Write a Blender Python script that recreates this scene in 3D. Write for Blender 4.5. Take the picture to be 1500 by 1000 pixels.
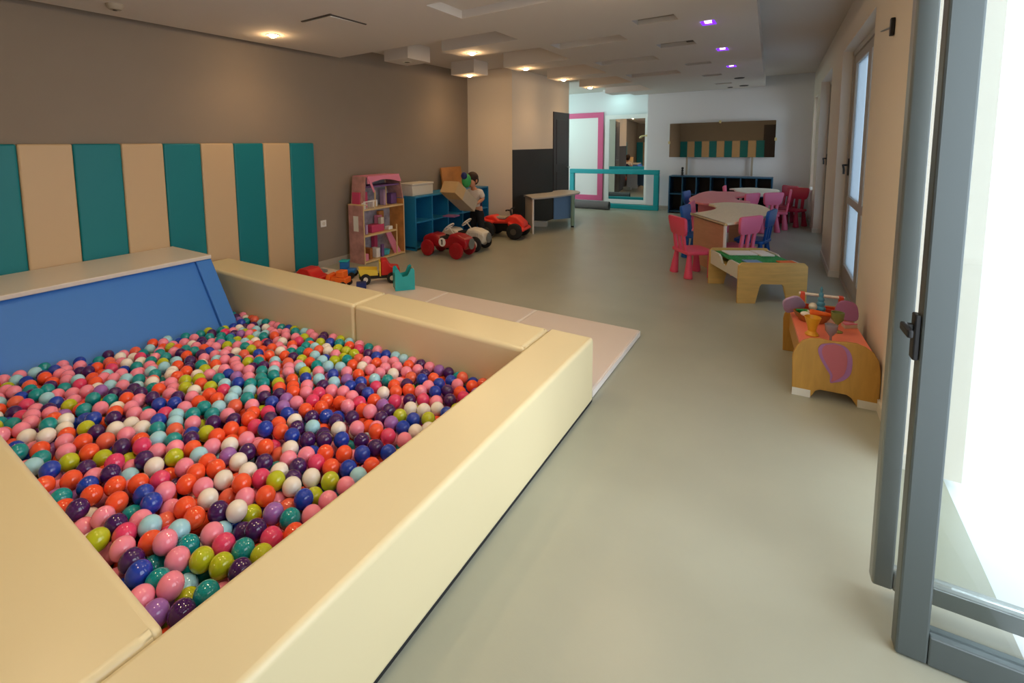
import bpy, bmesh, math, random
from mathutils import Vector, Matrix, Euler
PI = math.pi
for o in list(bpy.data.objects): bpy.data.objects.remove(o, do_unlink=True)
S = bpy.context.scene
COL = S.collection

# ------------------------------------------------------------------ camera
cam_d = bpy.data.cameras.new('camera'); cam = bpy.data.objects.new('camera', cam_d); COL.objects.link(cam)
cam_d.sensor_fit = 'HORIZONTAL'; cam_d.sensor_width = 36; cam_d.lens = 16.8
cam_d.shift_x = 0.05333; cam_d.shift_y = -0.14467
cam_d.clip_start = 0.02; cam_d.clip_end = 200
AX = ((0.82124379, 0.04474325, -0.56882043), (0.57040342, -0.0890016, 0.81652842), (-0.01409179, -0.99502601, -0.09861371))
cam.matrix_world = Matrix([[r[0], -r[1], -r[2], t] for r, t in zip(AX, (0, 0, 1.5))] + [[0, 0, 0, 1]])
S.camera = cam

# ------------------------------------------------------------------ view, world, lights
S.view_settings.view_transform = 'Standard'
try: S.view_settings.look = 'None'
except Exception: pass
S.view_settings.gamma = 1; S.view_settings.use_curve_mapping = False
S.view_settings.exposure = -0.08
W = bpy.data.worlds.new('world'); S.world = W; W.use_nodes = True
bg = W.node_tree.nodes['Background']
bg.inputs[0].default_value = (0.86, 0.93, 1.0, 1); bg.inputs[1].default_value = 4.0

WARM = (1.0, 0.62, 0.30)
def lamp(name, kind, loc, power, color, size=0.05, rot=(0, 0, 0), angle=120, blend=0.6):
    d = bpy.data.lights.new(name, kind); d.energy = power; d.color = color
    if kind == 'AREA': d.size = size
    else: d.shadow_soft_size = size
    if kind == 'SPOT': d.spot_size = math.radians(angle); d.spot_blend = blend
    o = bpy.data.objects.new(name, d); COL.objects.link(o); o.location = loc; o.rotation_euler = rot
    return o

# ------------------------------------------------------------------ materials
def lin(c):
    if isinstance(c, str): c = [int(c[i:i+2], 16) for i in (0, 2, 4)]
    out = []
    for v in c:
        v /= 255.0
        out.append(v / 12.92 if v <= 0.04045 else ((v + 0.055) / 1.055) ** 2.4)
    return tuple(out) + (1,)
MATS = {}
def mat(name, col, rough=0.5, metal=0, noise=0.0, nscale=8, bump=0, bscale=40, emit=None, estr=0, trans=0, coat=0, spec=0.5, alpha=1, wood=False, ior=1.45, stretch=(1, 1, 1), col2=None, sub=0):
    m = bpy.data.materials.new(name); m.use_nodes = True
    nt = m.node_tree; b = nt.nodes['Principled BSDF']
    b.inputs['Base Color'].default_value = lin(col); b.inputs['Roughness'].default_value = rough
    b.inputs['Metallic'].default_value = metal; b.inputs['IOR'].default_value = ior
    b.inputs['Specular IOR Level'].default_value = spec
    b.inputs['Transmission Weight'].default_value = trans; b.inputs['Coat Weight'].default_value = coat
    b.inputs['Alpha'].default_value = alpha
    if sub: b.inputs['Subsurface Weight'].default_value = sub; b.inputs['Subsurface Radius'].default_value = (.02, .01, .006)
    if emit is not None:
        b.inputs['Emission Color'].default_value = lin(emit) if max(emit) > 1 or isinstance(emit, str) else tuple(emit) + (1,)
        b.inputs['Emission Strength'].default_value = estr
    if noise or bump or wood:
        tc = nt.nodes.new('ShaderNodeTexCoord'); mp = nt.nodes.new('ShaderNodeMapping')
        mp.inputs['Scale'].default_value = stretch
        nt.links.new(tc.outputs['Object'], mp.inputs['Vector'])
    if noise or wood:
        if wood:
            tx = nt.nodes.new('ShaderNodeTexNoise'); tx.inputs['Scale'].default_value = nscale; tx.inputs['Detail'].default_value = 6
            tx.inputs['Distortion'].default_value = 0.6
        else:
            tx = nt.nodes.new('ShaderNodeTexNoise'); tx.inputs['Scale'].default_value = nscale; tx.inputs['Detail'].default_value = 4
        nt.links.new(mp.outputs['Vector'], tx.inputs['Vector'])
        rp = nt.nodes.new('ShaderNodeValToRGB')
        c = lin(col); n = noise or 0.12
        c0 = tuple(max(0, v * (1 - n)) for v in c[:3]) + (1,)
        c1 = lin(col2) if col2 else tuple(min(1, v * (1 + n)) for v in c[:3]) + (1,)
        rp.color_ramp.elements[0].position = 0.3; rp.color_ramp.elements[1].position = 0.7
        rp.color_ramp.elements[0].color = c0; rp.color_ramp.elements[1].color = c1
        nt.links.new(tx.outputs['Fac'], rp.inputs['Fac']); nt.links.new(rp.outputs['Color'], b.inputs['Base Color'])
    if bump:
        t2 = nt.nodes.new('ShaderNodeTexNoise'); t2.inputs['Scale'].default_value = bscale; t2.inputs['Detail'].default_value = 3
        nt.links.new(mp.outputs['Vector'], t2.inputs['Vector'])
        bp = nt.nodes.new('ShaderNodeBump'); bp.inputs['Strength'].default_value = bump; bp.inputs['Distance'].default_value = 0.01
        nt.links.new(t2.outputs['Fac'], bp.inputs['Height']); nt.links.new(bp.outputs['Normal'], b.inputs['Normal'])
    MATS[name] = m
    return m
mat('floor', 'a3a595', 0.33, noise=0.05, nscale=2.0, bump=0.03, bscale=200)
mat('ceiling', 'd3cbc2', 0.9)
mat('taupe', '8f8274', 0.85, noise=0.02, nscale=3)
mat('cream_wall', 'e0d5c6', 0.85)
mat('white_wall', 'dfe0e2', 0.85)
mat('black_wall', '24201e', 0.6)
mat('dark_door', '2a1c1a', 0.45, noise=0.25, nscale=6, stretch=(4, 4, .4))
mat('vinyl', 'e4d7ae', 0.30, bump=0.10, bscale=7)
mat('pad_beige', 'ccb08a', 0.5, bump=0.05, bscale=8)
mat('pad_teal', '007a84', 0.5, bump=0.05, bscale=8)
mat('slide_blue', '3a7cd0', 0.5, bump=0.03, bscale=8)
mat('slide_white', 'd9d2c8', 0.35)
mat('mat_pale', 'ddd0c6', 0.55)
mat('mat_white', 'efeae4', 0.5)
mat('pit_base', '4a4038', 0.8)
mat('alu', '8c908e', 0.35, metal=0.6)
mat('alu_dark', '5c6465', 0.35, metal=0.5)
mat('alu_warm', 'b0a89d', 0.45, metal=0.1)
mat('black', '141416', 0.45)
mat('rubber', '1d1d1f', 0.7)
mat('white', 'ecebe8', 0.45)
mat('offwhite', 'd8d3c8', 0.5)
mat('mirror', 'f2f4f4', 0.015, metal=1.0)
mat('vent', 'a39888', 0.7)
mat('vent_dark', '4d463e', 0.8)
mat('dark_hole', '2c2620', 0.9)
mat('bulb', 'ffd9a0', 0.4, emit=(1.0, 0.72, 0.40), estr=90)
mat('violet', '5a22d8', 0.4, emit=(0.17, 0.015, 0.85), estr=1.8)
mat('violet_core', 'ffffff', 0.4, emit=(0.85, 0.72, 1.0), estr=5)
mat('teal_frame', '10a3ac', 0.5)
mat('pink_frame', 'd65a87', 0.5)
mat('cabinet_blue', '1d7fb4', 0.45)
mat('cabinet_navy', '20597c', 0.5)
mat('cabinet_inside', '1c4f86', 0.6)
mat('wood_light', 'd9b26a', 0.45, wood=True, noise=0.10, nscale=5, stretch=(1, 1, 7))
mat('wood_toy', 'b98a3e', 0.5, wood=True, noise=0.10, nscale=6, stretch=(6, 6, 1))
mat('wood_table', 'fbeecd', 0.35, wood=True, noise=0.04, nscale=5, stretch=(6, 1, 1))
mat('wood_table_side', 'c6957a', 0.5, wood=True, noise=0.05, nscale=5, stretch=(1, 1, 6))
mat('wood_panel', 'b5793f', 0.5, wood=True, noise=0.18, nscale=5, stretch=(1, 6, 1))
mat('wood_brown', 'a86a35', 0.5, wood=True, noise=0.12, nscale=7)
mat('pink_table', 'f0919c', 0.35)
mat('pink_chair', 'f8789c', 0.4)
mat('rose_chair', 'ea5578', 0.4)
mat('red_chair', 'b8264a', 0.4)
mat('blue_chair', '1d62b8', 0.4)
mat('white_table', 'f0ece2', 0.4)
mat('grey_table', 'b9b5ae', 0.45)
mat('panel_blue', '6f97c4', 0.45)
mat('leg_green', '8fb3a4', 0.5)
mat('green', '2f9a55', 0.45)
mat('lime', '6fae32', 0.5)
mat('red', 'c8201f', 0.35)
mat('red_bright', 'ee3a2a', 0.4)
mat('darkred', 'a01520', 0.3)
mat('cream_car', 'd8d0c0', 0.35)
mat('yellow', 'e6c640', 0.45)
mat('gold_plastic', 'f0b32c', 0.35, trans=0.25)
mat('orange', 'ea6a22', 0.45)
mat('orange_red', 'e0502c', 0.45)
mat('blue_toy', '1f6fb8', 0.4)
mat('navy', '1b2a6a', 0.6)
mat('teal_clear', '2fb3b8', 0.25, trans=0.15)
mat('clear_grey', 'b9bfc4', 0.2, trans=0.6)
mat('card', 'c9a878', 0.8, noise=0.05)
mat('card_pale', 'b9ab95', 0.8, noise=0.05)
mat('skin', 'c98f70', 0.55, sub=0.1)
mat('hair', '2a1712', 0.7, bump=0.4, bscale=60)
mat('shirt', 'd9cfc6', 0.8)
mat('jacket', '1d2150', 0.8)
mat('trousers', '16151a', 0.85)
mat('doll_pink', 'e58aa6', 0.5)
mat('doll_dark_pink', 'c9466f', 0.5)
mat('doll_print', 'b98a86', 0.6, noise=0.25, nscale=9)
mat('doll_print_cool', 'a9a3ad', 0.6, noise=0.3, nscale=14)
mat('doll_purple', '6e4d86', 0.6)
mat('doll_wood', 'd9bd8a', 0.5)
mat('doll_orange', 'c98a4a', 0.6, noise=0.2, nscale=10)
mat('aqua', '48b4c4', 0.4)
mat('salmon', 'f4886e', 0.4, noise=0.05, nscale=5)
mat('mauve', 'a26a9a', 0.5)
mat('rosewood_pink', 'b8606a', 0.5)
mat('lilac', 'b79ac0', 0.5)
mat('horn_blue', '4f93b4', 0.45)
mat('green_cup', '8fa05c', 0.25, trans=0.3)
mat('grey_cup', 'a89a9e', 0.25, trans=0.3)
mat('gold', 'd8c48a', 0.4)
mat('roll_grey', '5f6060', 0.7)
mat('outside_wall', 'dfe3e6', 0.9)
mat('skirting', 'b8aea0', 0.5)
# clear pane: transparent with a weak mirror reflection
g = bpy.data.materials.new('glass'); g.use_nodes = True; nt = g.node_tree; nt.nodes.clear()
out = nt.nodes.new('ShaderNodeOutputMaterial'); mx = nt.nodes.new('ShaderNodeMixShader'); tr = nt.nodes.new('ShaderNodeBsdfTransparent'); gl = nt.nodes.new('ShaderNodeBsdfGlossy'); fr = nt.nodes.new('ShaderNodeFresnel')
tr.inputs[0].default_value = (0.93, 0.96, 0.96, 1); gl.inputs['Roughness'].default_value = 0.02; fr.inputs[0].default_value = 1.3
nt.links.new(fr.outputs[0], mx.inputs[0]); nt.links.new(tr.outputs[0], mx.inputs[1]); nt.links.new(gl.outputs[0], mx.inputs[2]); nt.links.new(mx.outputs[0], out.inputs[0])
MATS['glass'] = g
g = bpy.data.materials.new('frosted'); g.use_nodes = True; nt = g.node_tree; nt.nodes.clear()
out = nt.nodes.new('ShaderNodeOutputMaterial'); mx = nt.nodes.new('ShaderNodeMixShader'); tr = nt.nodes.new('ShaderNodeBsdfTransparent'); tl = nt.nodes.new('ShaderNodeBsdfTranslucent'); m2 = nt.nodes.new('ShaderNodeMixShader'); gl = nt.nodes.new('ShaderNodeBsdfGlossy')
tl.inputs[0].default_value = (0.36, 0.41, 0.46, 1); tr.inputs[0].default_value = (0.48, 0.54, 0.58, 1); mx.inputs[0].default_value = 0.50; m2.inputs[0].default_value = 0.06; gl.inputs['Roughness'].default_value = 0.08
nt.links.new(tr.outputs[0], mx.inputs[1]); nt.links.new(tl.outputs[0], mx.inputs[2]); nt.links.new(mx.outputs[0], m2.inputs[1]); nt.links.new(gl.outputs[0], m2.inputs[2]); nt.links.new(m2.outputs[0], out.inputs[0])
MATS['frosted'] = g
BALLS = [('pink', 'f58ea6'), ('orange', 'f4582e'), ('purple', '43195c'), ('blue', '1c3fb0'), ('teal', '0a9096'), ('lime', 'b8c21e'), ('pearl', 'efe8de'), ('sky', 'a2d8ea'), ('magenta', 'e2406e'), ('lavender', '9a66b4'), ('coral', 'e8664a')]
for n, c in BALLS: mat('ball_' + n, c, 0.06, coat=0.5)

# ------------------------------------------------------------------ mesh helpers
class MB:
    """collects shapes; build() links them as one mesh object"""
    def __init__(s): s.bm = bmesh.new()
    def _add(s, fn, M, mi=0):
        v0 = len(s.bm.verts); f0 = len(s.bm.faces)
        fn(s.bm)
        s.bm.verts.ensure_lookup_table(); s.bm.faces.ensure_lookup_table()
        if M is not None:
            bmesh.ops.transform(s.bm, matrix=M, verts=s.bm.verts[v0:])
        for f in s.bm.faces[f0:]: f.material_index = mi
        return s
    def box(s, x0, x1, y0, y1, z0, z1, mi=0, M=None, bev=0, seg=2):
        def fn(bm):
            t = bmesh.new()
            bmesh.ops.create_cube(t, size=1, matrix=Matrix.Translation(((x0+x1)/2, (y0+y1)/2, (z0+z1)/2)) @ Matrix.Diagonal((abs(x1-x0), abs(y1-y0), abs(z1-z0), 1)))
            if bev: bmesh.ops.bevel(t, geom=t.edges[:], offset=bev, segments=seg, affect='EDGES', profile=0.5)
            join(bm, t)
        return s._add(fn, M, mi)
    def cyl(s, a, b, r1, r2=None, n=16, mi=0, M=None, caps=True):
        r2 = r1 if r2 is None else r2
        a = Vector(a); b = Vector(b); d = b - a
        T = Matrix.Translation((a + b) / 2) @ d.to_track_quat('Z', 'Y').to_matrix().to_4x4()
        def fn(bm):
            t = bmesh.new(); bmesh.ops.create_cone(t, cap_ends=caps, segments=n, radius1=r1, radius2=r2, depth=d.length, matrix=T); join(bm, t)
        return s._add(fn, M, mi)
    def sph(s, c, r, sc=(1, 1, 1), u=20, v=12, mi=0, M=None, rot=None):
        T = Matrix.Translation(c) @ (rot.to_matrix().to_4x4() if rot else Matrix.Identity(4)) @ Matrix.Diagonal((r*sc[0], r*sc[1], r*sc[2], 1))
        def fn(bm):
            t = bmesh.new(); bmesh.ops.create_uvsphere(t, u_segments=u, v_segments=v, radius=1, matrix=T); join(bm, t)
        return s._add(fn, M, mi)
    def prism(s, pts, h0, h1, axis='Z', mi=0, M=None, bev=0):
        """outline pts (a,b) extruded along axis from h0 to h1. Z:(x,y) X:(y,z) Y:(x,z)"""
        def p3(a, b, h):
            return {'Z': (a, b, h), 'X': (h, a, b), 'Y': (a, h, b)}[axis]
        def fn(bm):
            t = bmesh.new()
            lo = [t.verts.new(p3(a, b, h0)) for a, b in pts]; hi = [t.verts.new(p3(a, b, h1)) for a, b in pts]
            n = len(pts)
            f1 = t.faces.new(lo); f2 = t.faces.new(hi)
            for i in range(n): t.faces.new((lo[i], lo[(i+1) % n], hi[(i+1) % n], hi[i]))
            bmesh.ops.recalc_face_normals(t, faces=t.faces[:])
            if bev:
                cap = [e for f in (f1, f2) for e in f.edges]
                bmesh.ops.bevel(t, geom=list(set(cap)), offset=bev, segments=2, affect='EDGES', profile=0.5)
            bmesh.ops.triangulate(t, faces=[f for f in t.faces if len(f.verts) > 4])
            join(bm, t)
        return s._add(fn, M, mi)
    def tube(s, pts, r, n=8, mi=0, M=None):
        for a, b in zip(pts[:-1], pts[1:]):
            s.cyl(a, b, r, n=n, mi=mi, M=M)
        for p in pts[1:-1]: s.sph(p, r, u=n, v=6, mi=mi, M=M)
        return s
    def lathe(s, prof, n=24, mi=0, M=None):
        """profile (r, z) about z"""
        def fn(bm):
            t = bmesh.new(); rings = []
            for r, z in prof:
                rings.append([t.verts.new((max(r, 1e-4)*math.cos(2*PI*i/n), max(r, 1e-4)*math.sin(2*PI*i/n), z)) for i in range(n)])
            for A, B in zip(rings[:-1], rings[1:]):
                for i in range(n): t.faces.new((A[i], A[(i+1) % n], B[(i+1) % n], B[i]))
            t.faces.new(rings[0][::-1]); t.faces.new(rings[-1])
            bmesh.ops.recalc_face_normals(t, faces=t.faces[:]); join(bm, t)
        return s._add(fn, M, mi)
    def build(s, name, m, parent=None, loc=None, rot=None, smooth=False, bevel=0, seg=3):
        me = bpy.data.meshes.new(name); s.bm.to_mesh(me); s.bm.free()
        for q in (m if isinstance(m, (list, tuple)) else [m]): me.materials.append(MATS[q])
        o = bpy.data.objects.new(name, me); COL.objects.link(o)
        if parent: o.parent = parent
        if loc: o.location = loc
        if rot: o.rotation_euler = rot
        if bevel:
            b = o.modifiers.new('bevel', 'BEVEL'); b.width = bevel; b.segments = seg; b.limit_method = 'ANGLE'; b.angle_limit = math.radians(40)
        if smooth or bevel:
            for p in me.polygons: p.use_smooth = True
            try:
                me.set_sharp_from_angle(angle=math.radians(40))
            except Exception: pass
        return o
def join(dst, src):
    me = bpy.data.meshes.new('t'); src.to_mesh(me); src.free(); dst.from_mesh(me); bpy.data.meshes.remove(me)
def rr(x0, x1, y0, y1, r, n=5):
    """rounded rectangle outline"""
    P = []
    for cx, cy, a in ((x1-r, y1-r, 0), (x0+r, y1-r, 90), (x0+r, y0+r, 180), (x1-r, y0+r, 270)):
        for i in range(n+1):
            t = math.radians(a + 90*i/n); P.append((cx + r*math.cos(t), cy + r*math.sin(t)))
    return P
def smooth_loop(pts, k=6):
    """closed Catmull-Rom through points"""
    out = []; n = len(pts)
    for i in range(n):
        p0, p1, p2, p3 = (Vector(pts[(i+j-1) % n]) for j in range(4))
        for s_ in range(k):
            t = s_/k
            out.append(tuple(0.5*((2*p1) + (p2-p0)*t + (2*p0-5*p1+4*p2-p3)*t*t + (3*p1-p0-3*p2+p3)*t**3)))
    return out
def tag(o, label, cat, group=None, kind=None):
    o['label'] = label; o['category'] = cat
    if group: o['group'] = group
    if kind: o['kind'] = kind
    return o
def thing(name, label, cat, loc=(0, 0, 0), rz=0, group=None, sc=None):
    o = bpy.data.objects.new(name, None); COL.objects.link(o); o.empty_display_size = 0.1
    o.location = loc; o.rotation_euler = (0, 0, rz)
    if sc: o.scale = sc
    return tag(o, label, cat, group)
def struct(o):
    o['kind'] = 'structure'; return o
def copy_tree(o, parent=None):
    c = o.copy(); COL.objects.link(c)
    if parent: c.parent = parent
    for ch in list(o.children): copy_tree(ch, c)
    return c

# ------------------------------------------------------------------ setting
def XR(y): return 0.53 - 0.018*y      # inner face of the window wall
ZS, ZC = 2.6, 2.8                     # dropped ceiling, upper ceiling
XL = -4.8
struct(MB().box(-6, 0.62, -4.6, 12.4, -0.1, 0).build('floor', 'floor'))
struct(MB().box(0.62, 4.5, -4.6, 14, -0.14, -0.04).build('floor.001', 'outside_wall'))
struct(MB().box(-6.2, 0.9, -4.7, 12.6, ZC, ZC+0.1).build('ceiling', 'ceiling'))
struct(MB().box(XL-0.15, XL, -4.6, 7.25, 0, ZC).build('wall_left', 'taupe'))
b = MB().box(XL-0.15, -3.9, 7.25, 8.95, 0, ZC, bev=0)
struct(b.build('wall_left_return', 'cream_wall'))
struct(MB().box(-4.1, -3.9, 8.95, 9.78, 2.15, ZC).box(-4.1, -3.9, 9.68, 9.78, 0, 2.15).build('wall_left_lintel', 'cream_wall'))
struct(MB().box(-3.905, -3.893, 7.252, 8.95, 0, 1.42).build('trim_1', 'black_wall'))
struct(MB().box(-6.1, -2.72, 12.12, 12.3, 0, ZC).build('wall_alcove', 'white_wall'))
struct(MB().box(-6.1, -5.95, 9.7, 12.2, 0, ZC).build('wall_alcove_left', 'white_wall'))
struct(MB().box(-2.72, 0.9, 11.55, 12.3, 0, ZC).build('wall_back', 'white_wall'))
struct(MB().box(-6, 0.9, -4.75, -4.6, 0, ZC).build('wall_front', 'taupe'))
# dropped ceiling: one outline with the stepped fingers
R = [(-0.10, -4.6), (-0.27, 4.5), (-0.38, 8.0), (-0.47, 11.5)]
steps = [(-2.9, 11.5), (-2.9, 10.95), (-3.40, 10.95), (-3.40, 10.45), (-2.4, 10.45)]
F = R + [(-3.0, 11.5), (-3.0, 11.1), (-3.4, 11.1), (-3.4, 10.6), (-2.4, 10.6)]
for yf in (9.03, 7.55, 6.07, 4.6):
    F += [(-2.4, yf+0.5), (-3.4, yf+0.5), (-3.4, yf), (-2.4, yf)]
F += [(-2.4, 4.13), (-4.61, 4.13), (-4.61, -4.6)]
soff = MB().prism(F, ZS, ZC, 'Z')
o = struct(soff.build('ceiling_drop', 'ceiling'))
# slots cut in it: boolean done by mesh: separate dark-free pockets
cut = MB()
for x0, x1, y0, y1 in ((-2.40, -1.35, 3.05, 3.55), (-2.25, -1.48, 5.05, 5.36), (-2.25, -1.48, 6.5, 6.85), (-2.25, -1.48, 8.0, 8.4)):
    cut.box(x0, x1, y0, y1, ZS-0.05, ZS+0.07)
for x0, x1, y0, y1 in ((-1.23, -0.88, 4.55, 4.77), (-1.30, -0.92, 5.80, 6.06), (-1.28, -0.96, 7.45, 7.66), (-1.26, -0.98, 8.88, 9.1), (-1.24, -0.96, 10.3, 10.5)):
    cut.box(x0, x1, y0, y1, ZS-0.05, ZS+0.08)
for y in (5.08, 6.61, 8.16):
    x = -0.68 - 0.028*(y-5.08); cut.box(x-0.06, x+0.06, y-0.10, y+0.10, ZS-0.05, ZS+0.06)
co = cut.build('cutter', 'ceiling')
bo = o.modifiers.new('slots', 'BOOLEAN'); bo.object = co; bo.operation = 'DIFFERENCE'; bo.solver = 'EXACT'
dg = bpy.context.evaluated_depsgraph_get(); dg.update()
me = bpy.data.meshes.new_from_object(o.evaluated_get(dg)); o.modifiers.clear(); o.data = me
bpy.data.objects.remove(co, do_unlink=True)
# hanging ceiling boxes
struct(MB().box(-4.37, -3.97, 4.66, 5.11, ZS, ZC).build('trim_2', 'ceiling'))
struct(MB().box(-4.40, -3.98, 6.19, 6.60, ZS, ZC).build('trim_3', 'ceiling'))
# window wall: pillars, lintels, doors
def slant(y0, y1, dx0, dx1, z0, z1):
    """a piece of the window wall between y0 and y1, dx behind its inner face"""
    return [(XR(y0)+dx0, y0), (XR(y1)+dx0, y1), (XR(y1)+dx1, y1), (XR(y0)+dx1, y0)]
wr = MB()
for y0, y1 in ((-4.6, 0.25), (2.85, 4.52), (6.6, 7.8), (9.7, 10.4), (11.2, 11.56)):
    wr.prism(slant(y0, y1, 0, 0.20, 0, 0), 0, ZC)
for y0, y1, zt in ((0.25, 2.85, 2.45), (4.52, 6.6, 2.43), (7.8, 9.7, 2.43), (10.4, 11.2, 2.3)):
    wr.prism(slant(y0, y1, 0, 0.20, 0, 0), zt, ZC)
struct(wr.build('wall_right', 'cream_wall'))
bs = MB()
for y0, y1 in ((2.85, 4.52), (6.6, 7.8), (9.7, 10.4)):
    bs.prism(slant(y0, y1, -0.012, 0.0, 0, 0), 0, 0.07)
    bs.prism([(XR(y0)-0.012, y0-0.012), (XR(y0)+0.12, y0-0.012), (XR(y0)+0.12, y0), (XR(y0)-0.012, y0)], 0, 0.07)
struct(bs.build('baseboard_right', 'offwhite'))
struct(MB().box(XL, XL+0.015, -4.6, 7.25, 0, 0.08).build('baseboard_left', 'skirting'))
struct(MB().box(-2.72, 0.3, 11.535, 11.55, 0, 0.08).build('baseboard_back', 'skirting'))

def framed_leaf(name, parent_struct, w, h, frame, midrail=None, bot=0.09, depth=0.05, glass='glass', z0=0.0, st=0.075):
    """a glazed leaf in its own x-z plane: x 0..w; returns its root (frame mesh) with a glass child"""
    f = MB()
    f.box(0, st, 0, depth, z0, h, bev=0.006); f.box(w-st, w, 0, depth, z0, h, bev=0.006)
    f.box(st, w-st, 0, depth, h-st, h, bev=0.004); f.box(st, w-st, 0, depth, z0, z0+bot, bev=0.004)
    if midrail: f.box(st, w-st, 0, depth, midrail-0.04, midrail+0.04, bev=0.004)
    o = f.build(name, frame); struct(o)
    p = MB().box(st, w-st, depth*0.4, depth*0.6, z0+bot, h-st).build('pane', glass, o)
    return o
def handle(parent, x, z, side=-1, y=0.0, m='black'):
    h = MB().box(x-0.018, x+0.018, y-0.012*1, y+0.012, z-0.09, z+0.09, bev=0.004)
    h.tube([(x, y, z+0.02), (x, y+side*0.05, z+0.02), (x-0.06, y+side*0.055, z+0.02), (x-0.10, y+side*0.05, z-0.02), (x-0.105, y+side*0.05, z-0.07)], 0.010)
    return h.build('door_handle', m, parent, smooth=True)
# door_2 : the shut glazed door in the second bay
def wall_door(name, y0, y1, dx, h, frame, glass, mid, hand):
    fr_ = MB()
    for a, c in ((y0, y0+0.05), (y1-0.05, y1)): fr_.prism(slant(a, c, dx-0.01, dx+0.07, 0, 0), 0, h)
    fr_.prism(slant(y0, y1, dx-0.01, dx+0.07, 0, 0), h-0.05, h); fr_.prism(slant(y0, y1, dx-0.01, dx+0.07, 0, 0), 0, 0.03)
    t = struct(fr_.build(name, frame))
    n = 2; L = (y1-y0-0.1)/n
    for k in range(n):
        ya = y0+0.05+k*L
        lf = framed_leaf('leaf', t, L, h-0.05, frame, midrail=mid, depth=0.05, glass=glass, z0=0.03, st=0.09, bot=0.16)
        lf.parent = t; del lf['kind']
        lf.location = (XR(ya)+dx+0.055, ya, 0); lf.rotation_euler = (0, 0, PI/2 + 0.018)
        if hand and k == n-1: handle(lf, L-0.045, hand, side=1, y=0.05)
    return t
wall_door('door_2', 4.52, 6.6, 0.095, 2.42, 'alu_warm', 'frosted', 0.88, 1.22)
wall_door('door_3', 7.8, 9.7, 0.12, 2.42, 'alu_warm', 'frosted', 0.88, 1.2)
struct(MB().prism(slant(10.4, 11.2, 0.14, 0.19, 0, 0), 0.0, 0.5).build('trim_4', 'white_wall'))
wn = MB()
wn.prism(slant(10.4, 10.46, 0.10, 0.16, 0, 0), 0.5, 2.3); wn.prism(slant(11.14, 11.2, 0.10, 0.16, 0, 0), 0.5, 2.3)
wn.prism(slant(10.4, 11.2, 0.10, 0.16, 0, 0), 0.5, 0.57); wn.prism(slant(10.4, 11.2, 0.10, 0.16, 0, 0), 2.23, 2.3)
wn = struct(wn.build('window_1', 'alu_warm')); MB().prism(slant(10.46, 11.14, 0.12, 0.13, 0, 0), 0.57, 2.23).build('pane', 'glass', wn)
# door_1 : two folding leaves standing open at the near bay
l1 = framed_leaf('door_1', None, 0.60, 2.42, 'alu', depth=0.05, z0=0.05, st=0.052, bot=0.06)
l1.location = (0.282, 1.945, 0); l1.rotation_euler = (0, 0, math.radians(3))
l2 = framed_leaf('door_1.001', None, 0.62, 2.44, 'alu_dark', depth=0.05, z0=0.004, st=0.07, bot=0.09)
l2.location = (0.316, 1.757, 0); l2.rotation_euler = (0, 0, math.radians(3))
MB().box(-0.014, -0.0005, 0.005, 0.04, 0.89, 1.02, bev=0.004).box(-0.035, -0.012, 0.012, 0.03, 0.97, 0.99, bev=0.004).box(-0.04, -0.026, -0.05, 0.03, 0.968, 0.992, bev=0.005).build('door_handle', 'black', l2)
# front wall: dark door with bright glass, seen only in the mirror
fd = MB().box(-1.1, 0.45, -4.6, -4.56, 0, 2.3).build('door_5', 'dark_door'); struct(fd)
# dark room door by the black wall
dd = struct(MB().box(-3.93, -3.885, 8.96, 9.77, 0.0, 2.15, bev=0.006).build('door_4', 'dark_door'))
for z0, z1 in ((0.15, 0.95), (1.1, 2.0)):
    MB().box(-3.889, -3.878, 9.10, 9.63, z0, z1, bev=0.004).build('door_panel', 'dark_door', dd)
MB().cyl((-3.885, 9.66, 1.02), (-3.83, 9.66, 1.02), 0.012).cyl((-3.83, 9.66, 1.02), (-3.83, 9.56, 1.02), 0.01).build('door_handle', 'alu', dd, smooth=True)

# ------------------------------------------------------------------ ceiling lights
def downlight(x, y, label, lit=True, power=26, z=ZS, group=None, color=WARM):
    t = thing('ceiling_spotlight', label, 'light', (x, y, z), 0, group)
    MB().lathe([(0.041, 0.0), (0.06, 0.0), (0.06, -0.006), (0.041, -0.006), (0.041, 0.0)], 24).build('trim_ring', 'offwhite', t, smooth=True)
    if lit:
        MB().sph((0, 0, -0.004), 0.04, (1, 1, 0.6)).build('bulb', 'bulb', t, smooth=True)
        l = lamp('spot_lamp', 'SPOT', (0, 0, -0.045), power, color, 0.07, angle=150, blend=0.9); l.parent = t
        l = lamp('halo_lamp', 'POINT', (0, 0, -0.04), power*0.2, color, 0.03); l.parent = t
    else:
        MB().cyl((0, 0, -0.002), (0, 0, -0.005), 0.034).build('bulb', 'vent_dark', t)
    return t
SPW = 17
downlight(-4.19, 2.91, 'lit ceiling spotlight above the striped wall pads, apart from the others', power=SPW)
downlight(-4.17, 4.88, 'unlit spotlight under the hanging white ceiling box above the dollhouse', lit=False)
downlight(-4.19, 6.40, 'lit spotlight under the lowest hanging white ceiling box in the left corner', power=SPW)
downlight(-3.17, 4.90, 'lit spotlight on the nearest stepped ceiling finger, above the hanging boxes', power=SPW)
downlight(-3.20, 6.37, 'second lit spotlight along the stepped ceiling fingers', power=SPW)
downlight(-3.23, 7.85, 'third lit spotlight along the stepped ceiling fingers, above the dark wall', power=SPW)
downlight(-3.27, 9.28, 'farthest lit spotlight of the stepped ceiling, by the bright alcove', power=SPW)
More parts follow.
